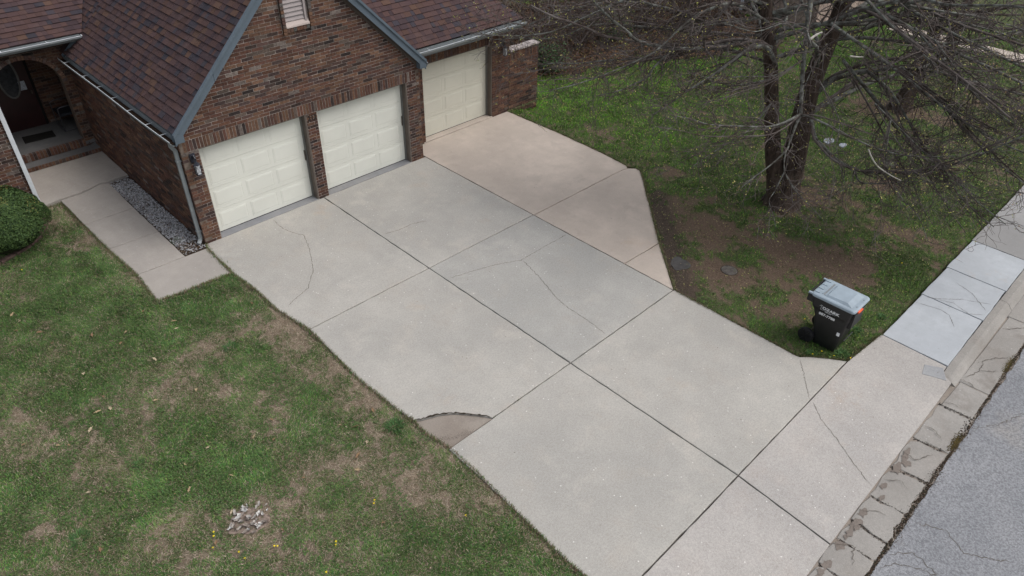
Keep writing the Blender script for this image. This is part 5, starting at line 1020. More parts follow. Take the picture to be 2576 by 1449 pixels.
bits(26000, 1, 'scattered yellow green fallen buds and leaf bits under the trees', (6.2, 22, -11.4, 4), [(.30,.30,.09),(.36,.33,.13),(.30,.24,.15),(.22,.25,.07)], [3,2,2,1], .008, .018, lambda x, y: np.clip(1.15 - np.hypot(x - 12, y + 8) / 9, .06, 1) * (.35 + fbm(x, y, 1.5, 61, 2)))
bits(90000, 2, 'brown leaf litter covering the bed behind the garden wall', (11.5, 26, -2.5, 8), [(.12,.065,.035),(.085,.05,.035),(.16,.095,.05),(.055,.038,.03)], [4,3,2,2], .02, .045, lambda x, y: (blobs(x, y, LITTER, 8) * 1.4 > .5) * .9)
bits(5000, 3, 'small dry leaf bits scattered over the left lawn', (-7, 3, -11, 4), [(.32,.25,.16),(.24,.16,.09),(.40,.34,.25)], [3,2,1], .006, .014, lambda x, y: .8 + 0 * x)
# ------------------------------------------------------------------ gravel strip
GB = [(-.50, .02), (-.02, .06), (-.02, 4.06), (-.48, 3.98)]
slab('gravel_bed', [(-.52, -.10), (-.015, -.10), (-.015, 4.08), (-.49, 4.02)], flat('gravel_bed_soil', (.07, .05, .038), .95, .1, .4, 14), None, lambda x, y: -.03 + max(0, y) * .01, .05, .002, 0, kind='structure')
def stones(n):
    r = np.random.default_rng(8); x = r.uniform(-.505, -.03, n); y = r.uniform(-.08, 4.05, n)
    end = (y < .35) | (y > 3.85); ok = (r.random(n) < np.where(end, .35, 1)); x, y = x[ok], y[ok]; n = len(x)
    s = r.uniform(.011, .028, n); z = -.02 + np.maximum(0, y) * .01 + r.uniform(0, .025, n)
    base = np.array([(1, 0, 0), (0, 1, 0), (-1, 0, 0), (0, -1, 0), (0, 0, .75), (.1, .1, -.6)]); V = base[None] * s[:, None, None] * r.uniform(.55, 1.3, (n, 6, 1))
    a = r.uniform(0, 6.28, n); ca, sa = np.cos(a)[:, None], np.sin(a)[:, None]; V = np.stack([V[..., 0] * ca - V[..., 1] * sa, V[..., 0] * sa + V[..., 1] * ca, V[..., 2]], -1) + np.stack([x, y, z], -1)[:, None]
    T0 = np.array([(0,1,4),(1,2,4),(2,3,4),(3,0,4),(1,0,5),(2,1,5),(3,2,5),(0,3,5)]); T = ((np.arange(n) * 6)[:, None, None] + T0[None]).reshape(-1, 3)
    C = np.repeat(pal(r, n, [(.40,.40,.41),(.30,.30,.31),(.50,.50,.51),(.18,.17,.17),(.24,.20,.17)], [4,4,2,2,1]), 6, 0)
    return fast_tris('gravel', V.reshape(-1, 3), T, C, M['leaf'], label='pale grey gravel between the walkway and the garage wall', cat='gravel', kind='stuff')
stones(5200)
crumbs('leaf_litter', 500, lambda: (R.uniform(-.5, -.04), R.choice([R.uniform(-.08, .4), R.uniform(3.8, 4.05)]), 0.0), [(.11,.065,.04),(.07,.045,.03),(.16,.12,.08)], .018, label='brown leaf bits at both ends of the gravel strip', cat='leaf litter')
tuft('grass_tuft', -.42, .55, .16, 70, .11, 50, [(.06,.11,.03),(.05,.09,.03)], 'weed clump growing at the street end of the gravel strip', None)
tuft('grass_tuft', -.2, 1.1, .10, 30, .08, 51, [(.06,.11,.03),(.05,.09,.03)], 'small weed in the middle of the gravel strip', None)
# ------------------------------------------------------------------ bush and its edging
def bush(cx_, cy_, r_, h, n, seed, lab):
    e = empty('round_bush', (cx_, cy_, -.03), label=lab, cat='bush')
    r = np.random.default_rng(seed); V = []; Fc = []
    d = r.normal(size=(n, 3)); d /= np.linalg.norm(d, axis=1)[:, None]; d[:, 2] = np.abs(d[:, 2]) * np.where(r.random(n) < .12, -.5, 1)
    lump = 1 + .10 * (fbm(d[:, 0] * 3 + 5, d[:, 1] * 3 + d[:, 2] * 2, .9, 7, 3) - .5) * 2; rad = lump * (1 - .16 * r.random(n) ** 2)
    P = np.c_[cx_ + d[:, 0] * r_ * rad, cy_ + d[:, 1] * r_ * rad, h * .40 + d[:, 2] * h * .60 * rad]; s = r.uniform(.012, .026, n)
    t1 = np.cross(d, r.normal(size=(n, 3))); t1 /= np.linalg.norm(t1, axis=1)[:, None]; t2 = np.cross(d, t1) + d * r.uniform(-.7, .7, (n, 1)); t1 = t1 + d * r.uniform(-.6, .6, (n, 1))
    Vv = np.stack([P + t1 * s[:, None], P + t2 * s[:, None] * .6, P - t1 * s[:, None], P - t2 * s[:, None] * .6], 1).reshape(-1, 3); T = (np.arange(n) * 4)[:, None] + np.arange(4)[None]
    C = pal(r, n, [(.040,.075,.020),(.060,.100,.028),(.028,.055,.018)], [3,2,2]); yl = (r.random(n) < np.clip((d[:, 2] - .35) * .9, 0, 1) * .5 * (fbm(P[:, 0], P[:, 1], .3, 3, 2) > .45)); C[yl] = pal(r, int(yl.sum()), [(.17,.17,.05),(.22,.19,.06)], [2,1])
    fast_tris('foliage', Vv, T, np.repeat(C, 4, 0), M['leaf'], e)
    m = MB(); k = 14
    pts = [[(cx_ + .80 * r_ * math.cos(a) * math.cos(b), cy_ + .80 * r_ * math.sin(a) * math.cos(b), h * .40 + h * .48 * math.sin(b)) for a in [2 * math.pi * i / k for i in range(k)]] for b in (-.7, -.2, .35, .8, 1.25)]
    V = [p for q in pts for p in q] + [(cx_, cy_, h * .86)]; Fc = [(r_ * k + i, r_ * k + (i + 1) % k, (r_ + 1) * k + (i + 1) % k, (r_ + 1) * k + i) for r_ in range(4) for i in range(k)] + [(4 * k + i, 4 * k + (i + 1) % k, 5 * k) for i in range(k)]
    ob('shade_core', V, Fc, flat('bush_core_shade', (.02, .024, .012), .95, .1), e)  # solid near-black core; the shade inside the foliage is put into its colour
    MB().tube([(cx_, cy_, -.05), (cx_, cy_, .4)], [.05, .04], 7).build('stem', M['bark'], e)
bush(-3.02, 2.78, .90, 1.25, 30000, 3, 'rounded green bush with yellowing top beside the left wing')
ed = empty('bed_edging', (-3, 2.3, -.04), label='curved row of red brown edging blocks in front of the bush', cat='edging')
EP = [(-4.2, 2.22), (-3.8, 2.2), (-3.38, 2.24), (-3.07, 2.34), (-2.74, 2.5), (-2.48, 2.74), (-2.28, 3.05), (-2.16, 3.4)]
for i in range(len(EP) - 1):
    a, b = Vector(EP[i]), Vector(EP[i + 1]); d = (b - a); n_ = Vector((-d.y, d.x)).normalized() * .06; d = d.normalized() * .008
    slab('edging_block', [tuple(a + d - n_), tuple(b - d - n_), tuple(b - d + n_), tuple(a + d + n_)], M['edging'], ed, lambda x, y: .035, .09, .012, .006, i)
# ------------------------------------------------------------------ small ground things
def disc(name, x, y, rx, ry, z, th, mat, seed=0, wob=.0, n=24, **k):
    q = random.Random(seed); ph = [q.uniform(0, 6) for _ in range(3)]
    P = [(x + rx * (1 + wob * (math.sin(2 * a + ph[0]) + .6 * math.sin(3 * a + ph[1]) + .4 * math.sin(5 * a + ph[2]))) * math.cos(a), y + ry * (1 + wob * (math.sin(2 * a + ph[0]) + .6 * math.sin(3 * a + ph[1]) + .4 * math.sin(5 * a + ph[2]))) * math.sin(a)) for a in [2 * math.pi * i / n for i in range(n)]]
    return slab(name, P, mat, k.pop('parent', None), lambda a, b: z, th, min(th * .4, .01), 0, seed, **k)
for (x, y), rad, lab in zip(DATA['ROUND'], (.17, .24), ('round weathered utility cover sunk in the bare soil left of the bin', 'dark round utility cover in the grass under the tree branches')):
    e = disc('utility_cover', x, y, rad, rad, -.018, .03, M['iron'], label=lab, cat='utility cover'); disc('cover_ring', x, y, rad * .8, rad * .8, -.014, .004, M['iron'], parent=e); disc('collar', x, y, rad * 1.12, rad * 1.12, -.026, .02, M['joint'], parent=e)
for (x, y), rx, ry, lab in zip(DATA['WHITE'], (.19, .14), (.14, .10), ('larger flat pale stone lying in the grass behind the tree', 'smaller flat pale stone beside the larger one behind the tree')):
    disc('flat_stone', x, y, rx, ry, -.0, .04, M['stone'], 3, .09, label=lab, cat='stone')
mud = empty('mud_puddles', (7, -7, -.03), kind='stuff'); bpy.data.objects.remove(mud)
for i, ((x, y), rad) in enumerate(zip(DATA['MUD'], (.26, .14, .16, .12))):
    disc('mud_patch', x + .04, y - .03, rad, rad * .7, -.016, .01, M['mud'], i, .2, kind='structure')
jm = [(.055, .042, .034), (.09, .07, .055), (.035, .028, .024)]
crumbs('corner_soil', 900, lambda: (lambda t: (.10 + .55 * t + R.gauss(0, .03), -7.60 - .27 * t + R.gauss(0, .03) - .1 * t * (1 - t), -.035))(R.random() ** 1.8), jm, .012, label='dark damp soil washed into the broken driveway corner', cat='soil')
for i, (x, y) in enumerate([(1.10, -7.93), (1.62, -7.90), (.0, -.25), (10.05, -12.62), (11.05, -12.62)]): tuft('grass_tuft', x, y, .06, 26, .05, 80 + i, [(.07, .10, .04), (.09, .10, .05)], ['tiny weed at the end of the curved driveway crack', 'tiny weed in the cross joint of the driveway', 'tiny weed at the house end of the walkway joint', 'tiny weed between the cracked sidewalk slab and the kerb', 'tiny weed at the kerb end of a sidewalk joint'][i], None)
# patch of pale flakes
pile = empty('flake_patch', (-2.77, -6.93, -.03), label='bare patch with curled pale white flakes in the left lawn', cat='debris')
disc('bare_soil', -2.77, -6.93, .27, .22, -.012, .02, flat('pile_soil', (.20, .155, .13), .95, .1, .5, 20), 5, .16, parent=pile)
q = random.Random(12)
for i in range(46):
    a = q.uniform(0, 6.28); rr_ = .30 * math.sqrt(q.random()); x, y = -2.77 + rr_ * math.cos(a) + .05, -6.93 + rr_ * .85 * math.sin(a); s = q.uniform(.02, .055); th = q.uniform(0, 6.28); V = []
    n_ = 8
    for k in range(n_): t = 6.28 * k / n_; r_ = s * q.uniform(.45, 1.1); ca_, sa_ = r_ * math.cos(t) * 1.3, r_ * math.sin(t) * .7; V.append((x + ca_ * math.cos(th) - sa_ * math.sin(th), y + ca_ * math.sin(th) + sa_ * math.cos(th), .012 + q.uniform(0, .03)))
    V.append((x, y, .008)); V2 = [(a_, b_, c_ - .004) for a_, b_, c_ in V]
    ob('flake', V + V2, [(k, (k + 1) % n_, n_) for k in range(n_)] + [((k + 1) % n_ + n_ + 1, k + n_ + 1, 2 * n_ + 1) for k in range(n_)], M['flake_' + q.choice('abc')] if 'flake_a' in M else M.setdefault('fl' + str(i % 3), flat('pale_flake', [(.36, .33, .30), (.50, .49, .47), (.27, .23, .20)][i % 3], .8, .2, .25, 20)), pile)
# ------------------------------------------------------------------ wheeled bin
BX, BY = 6.885, -10.72
bin_ = empty('wheeled_bin', (BX, BY, -.02), label='black wheeled rubbish bin with pale blue grey lid, standing on the grass', cat='bin')
def ring(cx_, cy_, hx, hy, z, r_=.05, k=4):
    P = []
    for sx, sy, a0 in ((1, 1, 0), (-1, 1, 90), (-1, -1, 180), (1, -1, 270)):
        for i in range(k + 1):
            a = math.radians(a0 + 90 * i / k); P.append((cx_ + sx * (hx - r_) + r_ * math.cos(a), cy_ + sy * (hy - r_) + r_ * math.sin(a), z))
    return P
def loft(rings, cap=(True, True)):
    n = len(rings[0]); V = [p for r in rings for p in r]; Fc = []
    for j in range(len(rings) - 1):
        for i in range(n): Fc.append((j * n + i, j * n + (i + 1) % n, (j + 1) * n + (i + 1) % n, (j + 1) * n + i))
    if cap[0]: Fc.append(tuple(range(n))[::-1])
    if cap[1]: Fc.append(tuple(range((len(rings) - 1) * n, len(rings) * n)))
    return V, Fc
yc = -10.80
V, Fc = loft([ring(BX, yc - .0, .205, .205, -.02, .04), ring(BX, yc, .225, .225, .10, .045), ring(BX, yc + .02, .262, .30, .62, .05), ring(BX, yc + .04, .268, .325, .72, .05), ring(BX, yc + .055, .288, .352, .80, .05), ring(BX, yc + .07, .296, .372, .985, .05)], (True, False))
ob('body', V, Fc, M['binb'], bin_)
V, Fc = loft([ring(BX, yc + .07, .296, .372, .975, .05), ring(BX, yc + .07, .315, .392, .985, .05), ring(BX, yc + .07, .315, .392, 1.005, .05)]); ob('rim', V, Fc, M['binb'], bin_)
# recessed grip on the street side
MB().box((BX - .20, yc - .34, .60), (BX + .20, yc - .27, .94)).build('front_panel', M['binb'], bin_)
MB().tube([(BX - .18, yc - .30, .30), (BX + .18, yc - .30, .30)], .012, 8).build('catch_bar', M['binb'], bin_)
MB().box((BX - .262, yc - .22, .40), (BX - .23, yc - .17, .47)).build('reflective_sticker', M['print'], bin_)
for sx in (-1, 1):
    x = BX + sx * .275; m = MB(); k = 20; V = []
    for xx, rr_ in ((x - .035, .125), (x - .03, .145), (x + .03, .145), (x + .035, .125)): V += [(xx, -10.475 + rr_ * math.cos(2 * math.pi * i / k), .125 + rr_ * math.sin(2 * math.pi * i / k)) for i in range(k)]
    Fc = [(j * k + i, j * k + (i + 1) % k, (j + 1) * k + (i + 1) % k, (j + 1) * k + i) for j in range(3) for i in range(k)] + [tuple(range(k))[::-1], tuple(range(3 * k, 4 * k))]
    wh = ob('wheel', V, Fc, M['tyre'], bin_)
    for i in range(6):
        a = math.radians(60 * i); c_, s_ = math.cos(a), math.sin(a); e = sx * .038
        V = [(x + e, -10.475 + .03 * c_ - .012 * s_, .125 + .03 * s_ + .012 * c_), (x + e, -10.475 + .12 * c_ - .012 * s_, .125 + .12 * s_ + .012 * c_), (x + e, -10.475 + .12 * c_ + .012 * s_, .125 + .12 * s_ - .012 * c_), (x + e, -10.475 + .03 * c_ + .012 * s_, .125 + .03 * s_ - .012 * c_)]
        ob('spoke', V + [(a_ + sx * .012, b_, c__) for a_, b_, c__ in V], [(0,1,2,3),(4,7,6,5),(0,4,5,1),(1,5,6,2),(2,6,7,3),(3,7,4,0)], M['binb'], wh)
MB().tube([(BX - .28, -10.475, .125), (BX + .28, -10.475, .125)], .012, 8).build('axle', M['metal'], bin_)
# handle at the back
MB().tube([(BX - .26, yc + .42, .96), (BX - .26, yc + .50, 1.0), (BX + .26, yc + .50, 1.0), (BX + .26, yc + .42, .96)], .018, 8).build('handle', M['binb'], bin_)
MB().box((BX - .30, yc + .39, .86), (BX - .22, yc + .51, 1.01)).build('handle_bracket', M['binb'], bin_); MB().box((BX + .22, yc + .39, .86), (BX + .30, yc + .51, 1.01)).build('handle_bracket', M['binb'], bin_)
# lid: skirt, dome, raised centre, front facet
ly = yc + .055
V, Fc = loft([ring(BX, ly, .318, .400, 1.0, .06), ring(BX, ly, .325, .408, 1.022, .06), ring(BX, ly, .318, .40, 1.045, .06), ring(BX, ly, .300, .382, 1.056, .05), ring(BX, ly, .285, .368, 1.058, .045)])
lid = ob('lid', V, Fc, M['binl'], bin_)
z1, z2 = 1.057, 1.095
x0, x1 = BX - .245, BX + .245; V = [(x0, ly - .31, z1), (x1, ly - .31, z1), (x1, ly + .17, z1), (x0, ly + .17, z1), (x0 + .045, ly - .20, z2), (x1 - .045, ly - .20, z2), (x1 - .03, ly + .15, z2 - .008), (x0 + .03, ly + .15, z2 - .008)]
ob('raised_panel', V, [(4,5,6,7),(0,1,5,4),(1,2,6,5),(2,3,7,6),(3,0,4,7)], M['binl'], lid)
MB().box((x0 + .02, ly + .185, z1), (x1 - .02, ly + .20, z1 + .012)).box((x0 + .02, ly + .235, z1), (x1 - .02, ly + .25, z1 + .012)).build('ridge', M['binl'], lid)
MB().box((x0 + .03, ly + .205, z1 - .001), (x1 - .03, ly + .232, z1 + .004)).build('groove', M['binl2'], lid)
for i in range(4): MB().box((BX - .24 + i * .145, ly + .29, z1), (BX - .20 + i * .145, ly + .385, z1 + .014)).build('hinge_rib', M['binl'], lid)
for sx in (-.14, .14): MB().tube([(BX + sx, ly - .35, z1), (BX + sx, ly - .35, z1 + .006)], .009, 8).build('screw', M['metal'], lid)
MB().box((BX - .30, ly + .385, 1.0), (BX - .26, ly + .46, 1.04)).box((BX + .26, ly + .385, 1.0), (BX + .30, ly + .46, 1.04)).build('hinge_arm', M['binl'], lid)
V = [(BX - .20, ly - .435, .985), (BX - .03, ly - .435, .985), (BX - .05, ly - .40, .995), (BX - .20, ly - .40, .995)]
ob('latch', V + [(a, b, c + .03) for a, b, c in V], [(0,3,2,1),(4,5,6,7),(0,1,5,4),(1,2,6,5),(2,3,7,6),(3,0,4,7)], M['orange'], bin_)
# printing on the side facing the house: x = body side
def onside(y, z, tilt=.0):   # text frame: reading direction -y, up z, facing -x
    fx_ = BX - .2745 - (z - .72) * .14
    return Matrix.Translation((fx_ - .004, y, z)) @ Matrix(((0, -.10, -1, 0), (-1, 0, 0, 0), (0, .995, 0, 0), (0, 0, 0, 1)))
text('lettering', 'OZARK', .082, 'print', bin_, onside(-10.60, .815), .001, 1.12, .003)
text('lettering', 'DISPOSAL', .024, 'print', bin_, onside(-10.66, .770), .001, 1.1, .0004)
text('lettering', '887-7788', .074, 'print', bin_, onside(-10.565, .672), .001, 1.05, .0028)
def strip(y0, z0, y1, z1, w_):
    fxx = lambda z: BX - .2755 - (z - .72) * .14 - .004; d = Vector((y1 - y0, z1 - z0)).normalized(); n_ = Vector((-d.y, d.x)) * w_ / 2
    P = [(y0 - n_.x, z0 - n_.y), (y1 - n_.x, z1 - n_.y), (y1 + n_.x, z1 + n_.y), (y0 + n_.x, z0 + n_.y)]; V = [(fxx(z), y, z) for y, z in P]
    return V
m = MB()
for s_ in ((-10.575, .79, -10.575, .885, .008), (-10.545, .862, -10.575, .893, .008), (-10.575, .893, -10.61, .872, .008), (-10.575, .792, -10.84, .792, .005)):
    V = strip(*s_); m.add(V + [(x + .002, y, z) for x, y, z in V], [(0,1,2,3),(3,2,1,0),(0,4,5,1),(2,6,7,3)])
m.build('emblem', M['print'], bin_)
# ------------------------------------------------------------------ neighbour's place, far right
nh = empty('neighbour_house', (28, 3, -.1), label='neighbouring house with pale pinkish wall beyond the trees', cat='house')
MB().box((24.4, -1.6, -.3), (32, 9, 3.0)).build('wall', M['nbrick'], nh)
MB().box((24.34, .55, -.1), (24.40, .68, 2.2)).box((24.34, 1.6, -.1), (24.40, 1.73, 2.2)).box((24.34, .55, 2.2), (24.40, 1.73, 2.33)).build('door_frame', M['white'], nh)
MB().box((24.37, .69, -.1), (24.41, 1.59, 2.19)).build('door', M['dark'], nh)
MB().hexa([(24.0, -2.0, 2.95), (32.4, -2.0, 2.95), (32.4, 9.4, 2.95), (24.0, 9.4, 2.95), (27.5, 1.5, 5.2), (29, 1.5, 5.2), (29, 6, 5.2), (27.5, 6, 5.2)]).build('roof', M['roofdeck'], nh)
np_ = empty('path', (26.6, -8, -.1), kind='structure')
for i in range(7): slab('slab', [(26.2, -3.7 - i * 1.28), (27.1, -3.7 - i * 1.28), (27.1, -4.96 - i * 1.28), (26.2, -4.96 - i * 1.28)], M['pink'], np_, lambda x, y: .01, .1, .01, .004, i)
# ------------------------------------------------------------------ trees
def catmull(P, per=4):
    P = [Vector(p) for p in P]; Q = []
    for i in range(len(P) - 1):
        a, b, c, d = P[max(i - 1, 0)], P[i], P[i + 1], P[min(i + 2, len(P) - 1)]
        for j in range(per):
            t = j / per; Q.append(.5 * ((2 * b) + (c - a) * t + (2 * a - 5 * b + 4 * c - d) * t * t + (-a + 3 * b - 3 * c + d) * t ** 3))
    return Q + [P[-1]]
class Tubes:
    def __init__(s): s.V = []; s.T = []; s.n = 0
    def add(s, P, r, k=3):
        P = np.asarray(P, float); r = np.asarray(r, float); m = len(P); t = np.gradient(P, axis=0); t /= np.linalg.norm(t, axis=1)[:, None] + 1e-9
        ref = np.where(np.abs(t[:, 2:3]) > .9, np.array([[1., 0, 0]]), np.array([[0, 0, 1.]])); u = np.cross(t, ref); u /= np.linalg.norm(u, axis=1)[:, None] + 1e-9; w = np.cross(t, u)
        a = np.arange(k) * 2 * np.pi / k; V = P[:, None] + r[:, None, None] * (np.cos(a)[None, :, None] * u[:, None] + np.sin(a)[None, :, None] * w[:, None])
        s.V.append(V.reshape(-1, 3)); i = (np.arange(m - 1) * k)[:, None] + np.arange(k)[None]; j = (np.arange(m - 1) * k)[:, None] + (np.arange(k) + 1) % k
        s.T.append(np.stack([i, j, j + k, i + k], -1).reshape(-1, 4) + s.n); s.n += m * k
    def build(s, name, mat, parent, **k): return fast_tris(name, np.concatenate(s.V), np.concatenate(s.T), None, mat, parent, **k)
def grow(r, p, d, L, seg, wob, droop):
    P = [p]; d = d / np.linalg.norm(d)
    for i in range(seg):
        d = d + r.normal(0, wob, 3) + np.array([0, 0, -droop]); d /= np.linalg.norm(d); P.append(P[-1] + d * L / seg)
    return np.array(P)
def dress(r, P, rad, tw, buds, dens=4.2, slen=(.5, 1.5), sub=6.5, droop=.025, budp=.5, start=.12, kthick=4):
    """side branches and twigs along a limb"""
    P = np.array([tuple(p) for p in P]); seg = np.linalg.norm(np.diff(P, axis=0), axis=1); cum = np.r_[0, np.cumsum(seg)]; L = cum[-1]
    n = int(L * dens)
    for i in range(n):
        t = r.uniform(start, 1.0) ** .85; s = t * L; k = min(len(seg) - 1, np.searchsorted(cum, s) - 1 if s > 0 else 0); f = (s - cum[k]) / max(seg[k], 1e-6)
        p = P[k] + (P[k + 1] - P[k]) * f; T_ = (P[k + 1] - P[k]) / max(seg[k], 1e-6)
        d = T_ * r.uniform(.15, 1.0) + r.normal(0, .62, 3) * np.array([1, 1, .8]); l = r.uniform(*slen) * (1.15 - .55 * t)
        r0 = max(.0055, min(.018, (rad[0] * (1 - t) + rad[1] * t) * .4)); B = grow(r, p, d, l, 6, .27, droop); tw.add(B, np.linspace(r0, .0035, 7), kthick)
        for j in range(int(l * sub) + 1):
            q = r.integers(1, 7); b = B[q]; dd = (B[q] - B[q - 1]); dd = dd / np.linalg.norm(dd) * .8 + r.normal(0, .55, 3); ll = r.uniform(.15, .55); C_ = grow(r, b, dd, ll, 4, .34, .0)
            tw.add(C_, np.linspace(.0042, .0022, 5), 3)
            if r.random() < budp:
                for m_ in range(r.integers(1, 5)): buds.append(C_[r.integers(2, 5)] + r.normal(0, .012, 3))
def budmesh(name, B, s0, s1, P, W, parent, seed):
    r = np.random.default_rng(seed); B = np.array(B); n = len(B); s = r.uniform(s0, s1, (n, 1)); a = r.normal(size=(n, 3)); a /= np.linalg.norm(a, axis=1)[:, None]; b = np.cross(a, r.normal(size=(n, 3))); b /= np.linalg.norm(b, axis=1)[:, None]
    V = np.stack([B + a * s, B + b * s * .5, B - a * s, B - b * s * .5], 1).reshape(-1, 3); T = (np.arange(n) * 4)[:, None] + np.arange(4)[None]
    return fast_tris(name, V, T, np.repeat(pal(r, n, P, W), 4, 0), M['leaf'], parent, kind='stuff')
def trunk(name, P, r0, r1, parent, seed=0, flare=1.0, k=14, mat='bark'):
    Q = catmull(P, 5); q = random.Random(seed); m = len(Q); V = []; n = m
    z0 = Q[0].z
    for i, p in enumerate(Q):
        t = i / (m - 1); t_ = (Q[min(i + 1, m - 1)] - Q[max(i - 1, 0)]).normalized(); u = t_.cross(Vector((0, 1, 0))).normalized(); w = t_.cross(u); rr_ = r0 + (r1 - r0) * t ** .8
        h = max(0, p.z - z0)
        for j in range(k):
            a = 2 * math.pi * j / k; root = flare * math.exp(-h / .32) * (.38 + .35 * max(0, math.sin(a * 2.5 + seed))) * rr_; x = p + (rr_ * (1 + .06 * math.sin(3 * a + h * 2) + .05 * math.sin(7 * a + h)) + root) * (math.cos(a) * u + math.sin(a) * w); V.append(tuple(x))
    Fc = [(i * k + j, i * k + (j + 1) % k, (i + 1) * k + (j + 1) % k, (i + 1) * k + j) for i in range(m - 1) for j in range(k)] + [tuple(range((m - 1) * k, m * k))]
    return ob(name, V, Fc, M[mat], parent, smooth=True, origin=tuple(P[0]))
BP = [(.44,.44,.12),(.50,.45,.17),(.34,.38,.10),(.38,.25,.13)]
t1 = empty('bare_tree', (10.79, -7.66, -.03), label='large twin-stemmed bare tree with drooping budding branches beside the driveway', cat='tree')
r = np.random.default_rng(5); tw = Tubes(); buds = []
stems = []
for i, s_ in enumerate(DATA['STEMS']):
    P = [tuple(p) for p in s_['p']]; P[0] = (P[0][0], P[0][1], -.12); trunk('trunk', P, s_['r'][0] * (.62 if i == 0 else .84), s_['r'][1], t1, i, 1.5); stems.append(P)
def addlimb(tree, P, ra, rb, k=7, mat='limb', name='limb', **kw):
    Q = catmull(P, 4) if len(P) < 14 else [Vector(p) for p in P]; m = len(Q); tb = MB(); tb.tube(Q, [ra + (rb - ra) * (i / (m - 1)) ** .8 for i in range(m)], k); tb.build(name, M[mat], tree, smooth=True); return Q
for i, L in enumerate(DATA['LIMBS']):
    ra, rb = L['r']; k_ = .72
    Q = addlimb(t1, L['p'], ra * k_, rb * k_, 7 if ra > .03 else 5)
    dress(r, Q, (ra, rb), tw, buds, dens=7.5, sub=6, budp=.5)
for rep, sh in ((0, .55), (1, .9)):                                # neighbours of the main limbs, each bent its own way
    for i, L in enumerate(DATA['LIMBS']):
        if i in (9, 12, 13, 14, 17) or (rep and i % 2): continue
        ra, rb = L['r']; n = len(L['p']); o1, o2 = r.normal(0, sh, 3) * (1, 1, .55), r.normal(0, sh, 3) * (1, 1, .6); o2[2] += .25
        P = [np.array(p) + o1 * (j / n) + o2 * (j / n) ** 2 for j, p in enumerate(L['p'])]
        Q = addlimb(t1, [tuple(p) for p in P], ra * .5, rb * .6, 5, 'twig'); dress(r, Q, (ra * .6, rb * .6), tw, buds, dens=4, sub=4.5, budp=.5)
for P, ra in DATA['PEEL']: addlimb(t1, P, ra, ra * .6, 6, 'bare', 'peeled_branch')
# crown above: procedural limbs from both stems
for si, S_ in enumerate(stems):
    Q = catmull(S_, 6); zt = [q for q in Q if q.z > 3.2]
    for i in range(15):
        b = zt[int(i / 15 * (len(zt) - 1))]; a = r.uniform(0, 6.28); d = np.array([math.cos(a), math.sin(a), r.uniform(.25, .9)]); Lg = r.uniform(3.2, 6.2)
        if b.z < 5.5 : d[2] = .45
        P = grow(r, np.array(b), d, Lg, 9, .09, .045); addlimb(t1, [tuple(p) for p in P], .055, .012, 6); dress(r, P, (.055, .012), tw, buds, dens=3.2, sub=4, budp=.4)
tw.build('twigs', M['twig'], t1, kind='stuff'); budmesh('buds', buds, .010, .022, BP, [3,2,2,1.5], t1, 6)
def backtree(x, y, h, r0, lab, seed, nl, z0, Lr, lean=(0, 0), dens=3.2, up=(.1, .8)):
    e = empty('bare_tree', (x, y, -.03), label=lab, cat='tree'); r = np.random.default_rng(seed); tw = Tubes(); buds = []
    P = [(x, y, -.15), (x + lean[0] * .1, y + lean[1] * .1, 1), (x + lean[0] * .3, y + lean[1] * .3, h * .35), (x + lean[0] * .6, y + lean[1] * .6, h * .65), (x + lean[0], y + lean[1], h)]
    trunk('trunk', P, r0, r0 * .3, e, seed, 1.4); Q = catmull(P, 8); zt = [q for q in Q if q.z > z0]
    for i in range(nl):
        b = zt[int((i / nl) ** 1.1 * (len(zt) - 1))]; a = i * 2.4 + r.uniform(-.4, .4); d = np.array([math.cos(a), math.sin(a), r.uniform(*up)]); Lg = r.uniform(*Lr) * (1 - .3 * i / nl)
        P = grow(r, np.array(b), d, Lg, 9, .08, .05); ra = .075 * (1 - .5 * i / nl); addlimb(e, [tuple(p) for p in P], ra, .014, 6, 'bark' if i % 3 else 'limb'); dress(r, P, (ra, .014), tw, buds, dens=dens, slen=(.6, 1.8), sub=3.2, budp=.4)
    tw.build('twigs', M['twig'], e, kind='stuff'); budmesh('buds', buds, .012, .024, BP, [3,2,2,1.5], e, seed)
backtree(*DATA['T2'], 10, .27, 'bare tree with flared trunk standing farther back right of the twin-stemmed tree', 21, 26, 2.2, (4.5, 7.5), (.6, -.8))
backtree(*DATA['T3'], 9, .26, 'dark bare tree far behind the left stem of the twin tree', 22, 20, 2.0, (3.5, 6), (-.4, .3))
backtree(15.8, 5.4, 7, .14, 'thin bare tree behind the garden wall and leaf bed', 23, 22, 1.2, (2.5, 4.5), (-.3, .2), 3.6)
backtree(24.5, -6.5, 9, .22, 'bare tree farthest right near the neighbour path', 24, 18, 2.2, (3.5, 6), (.2, -.3))
backtree(18.6, 5.2, 7, .15, 'bare tree at the back of the leaf bed', 25, 22, 1.0, (2.5, 4.5), (.1, .2), 3.6)
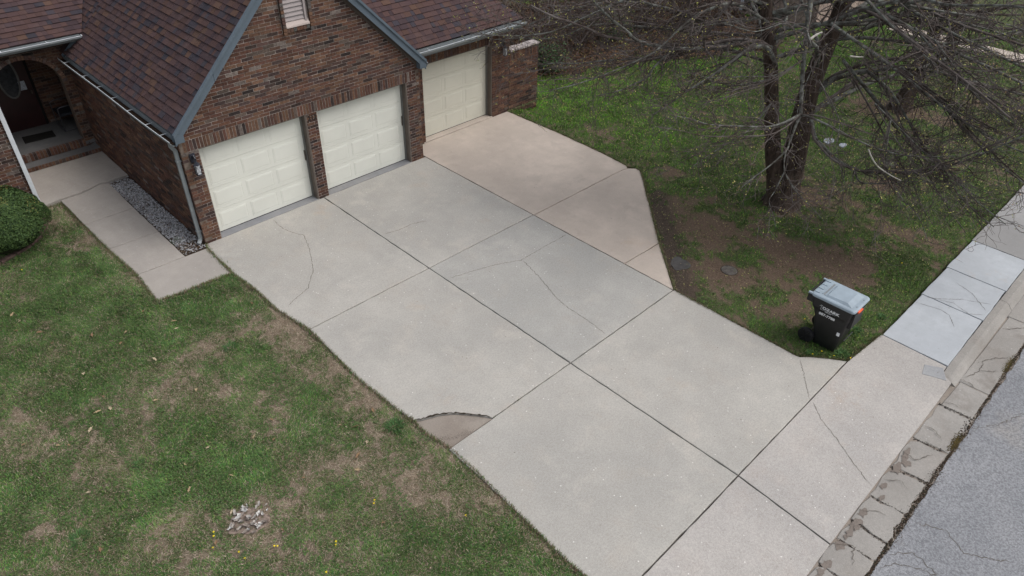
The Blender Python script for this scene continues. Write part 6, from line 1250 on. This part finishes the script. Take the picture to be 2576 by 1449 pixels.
# leafless shrubs in the bed
def shrub(x, y, rad, h, n, lab, seed, green=.0):
    e = empty('shrub', (x, y, -.2), label=lab, cat='shrub'); r = np.random.default_rng(seed); tw = Tubes(); buds = []
    for i in range(n):
        a = r.uniform(0, 6.28); d = np.array([math.cos(a) * r.uniform(.1, .9), math.sin(a) * r.uniform(.1, .9), 1.0]); P = grow(r, np.array([x + r.normal(0, .12), y + r.normal(0, .12), -.25]), d, h * r.uniform(.6, 1.2), 6, .16, .03); tw.add(P, np.linspace(.012, .004, 7), 4)
        for j in range(9):
            q = r.integers(2, 7); C_ = grow(r, P[q], (P[q] - P[q - 1]) + r.normal(0, h * .12, 3), r.uniform(.2, .6) * rad, 4, .25, 0); tw.add(C_, np.linspace(.005, .003, 5), 3); buds += [C_[r.integers(1, 5)] + r.normal(0, .04, 3) for _ in range(4)]
    tw.build('stems', M['twig'], e, kind='stuff'); Pl = [(.10,.05,.035),(.07,.04,.03),(.14,.08,.04)] if not green else [(.05,.12,.04),(.08,.16,.06),(.10,.06,.035)]
    budmesh('leaves', buds, .02, .045, Pl, [3,3,2], e, seed)
for i, (x, y, rad, h, gflag, lab) in enumerate([(14.3, 3.6, 1.1, 1.5, 0, 'brown twiggy shrub nearest the garden wall'), (15.9, 3.3, 1.1, 1.5, 0, 'brown twiggy shrub second from the garden wall'), (17.4, 3.0, 1.0, 1.2, 1, 'low shrub with fresh green leaves in the leaf bed'), (16.2, 4.9, 1.2, 1.9, 0, 'taller brown shrub behind the garden wall'), (19.4, 3.0, 1.2, 1.7, 0, 'dark brown shrub before the thin back tree'), (20.9, 1.6, 1.1, 1.4, 0, 'brown shrub left of the neighbour door'), (13.4, 2.4, .8, .8, 1, 'small green leaved plant beside the garden wall'), (17.9, 4.7, 1.2, 1.9, 0, 'dense brown shrub at the back of the bed'), (22.3, 2.4, 1.3, 1.8, 0, 'large brown shrub against the neighbouring wall'), (14.2, 5.6, 1.3, 2.0, 0, 'tall brown shrub at the far left of the bed')]):
    shrub(x, y, rad, h, 70, lab, 300 + i, gflag)
hose = MB().tube([(13.2, 3.05, .12), (13.7, 3.1, .22), (14.2, 3.25, .25), (14.5, 3.3, .2)], .07, 8).build('drain_pipe', M['teal'], label='dark teal pipe lying on the leaf bed beside the garden wall', cat='pipe')
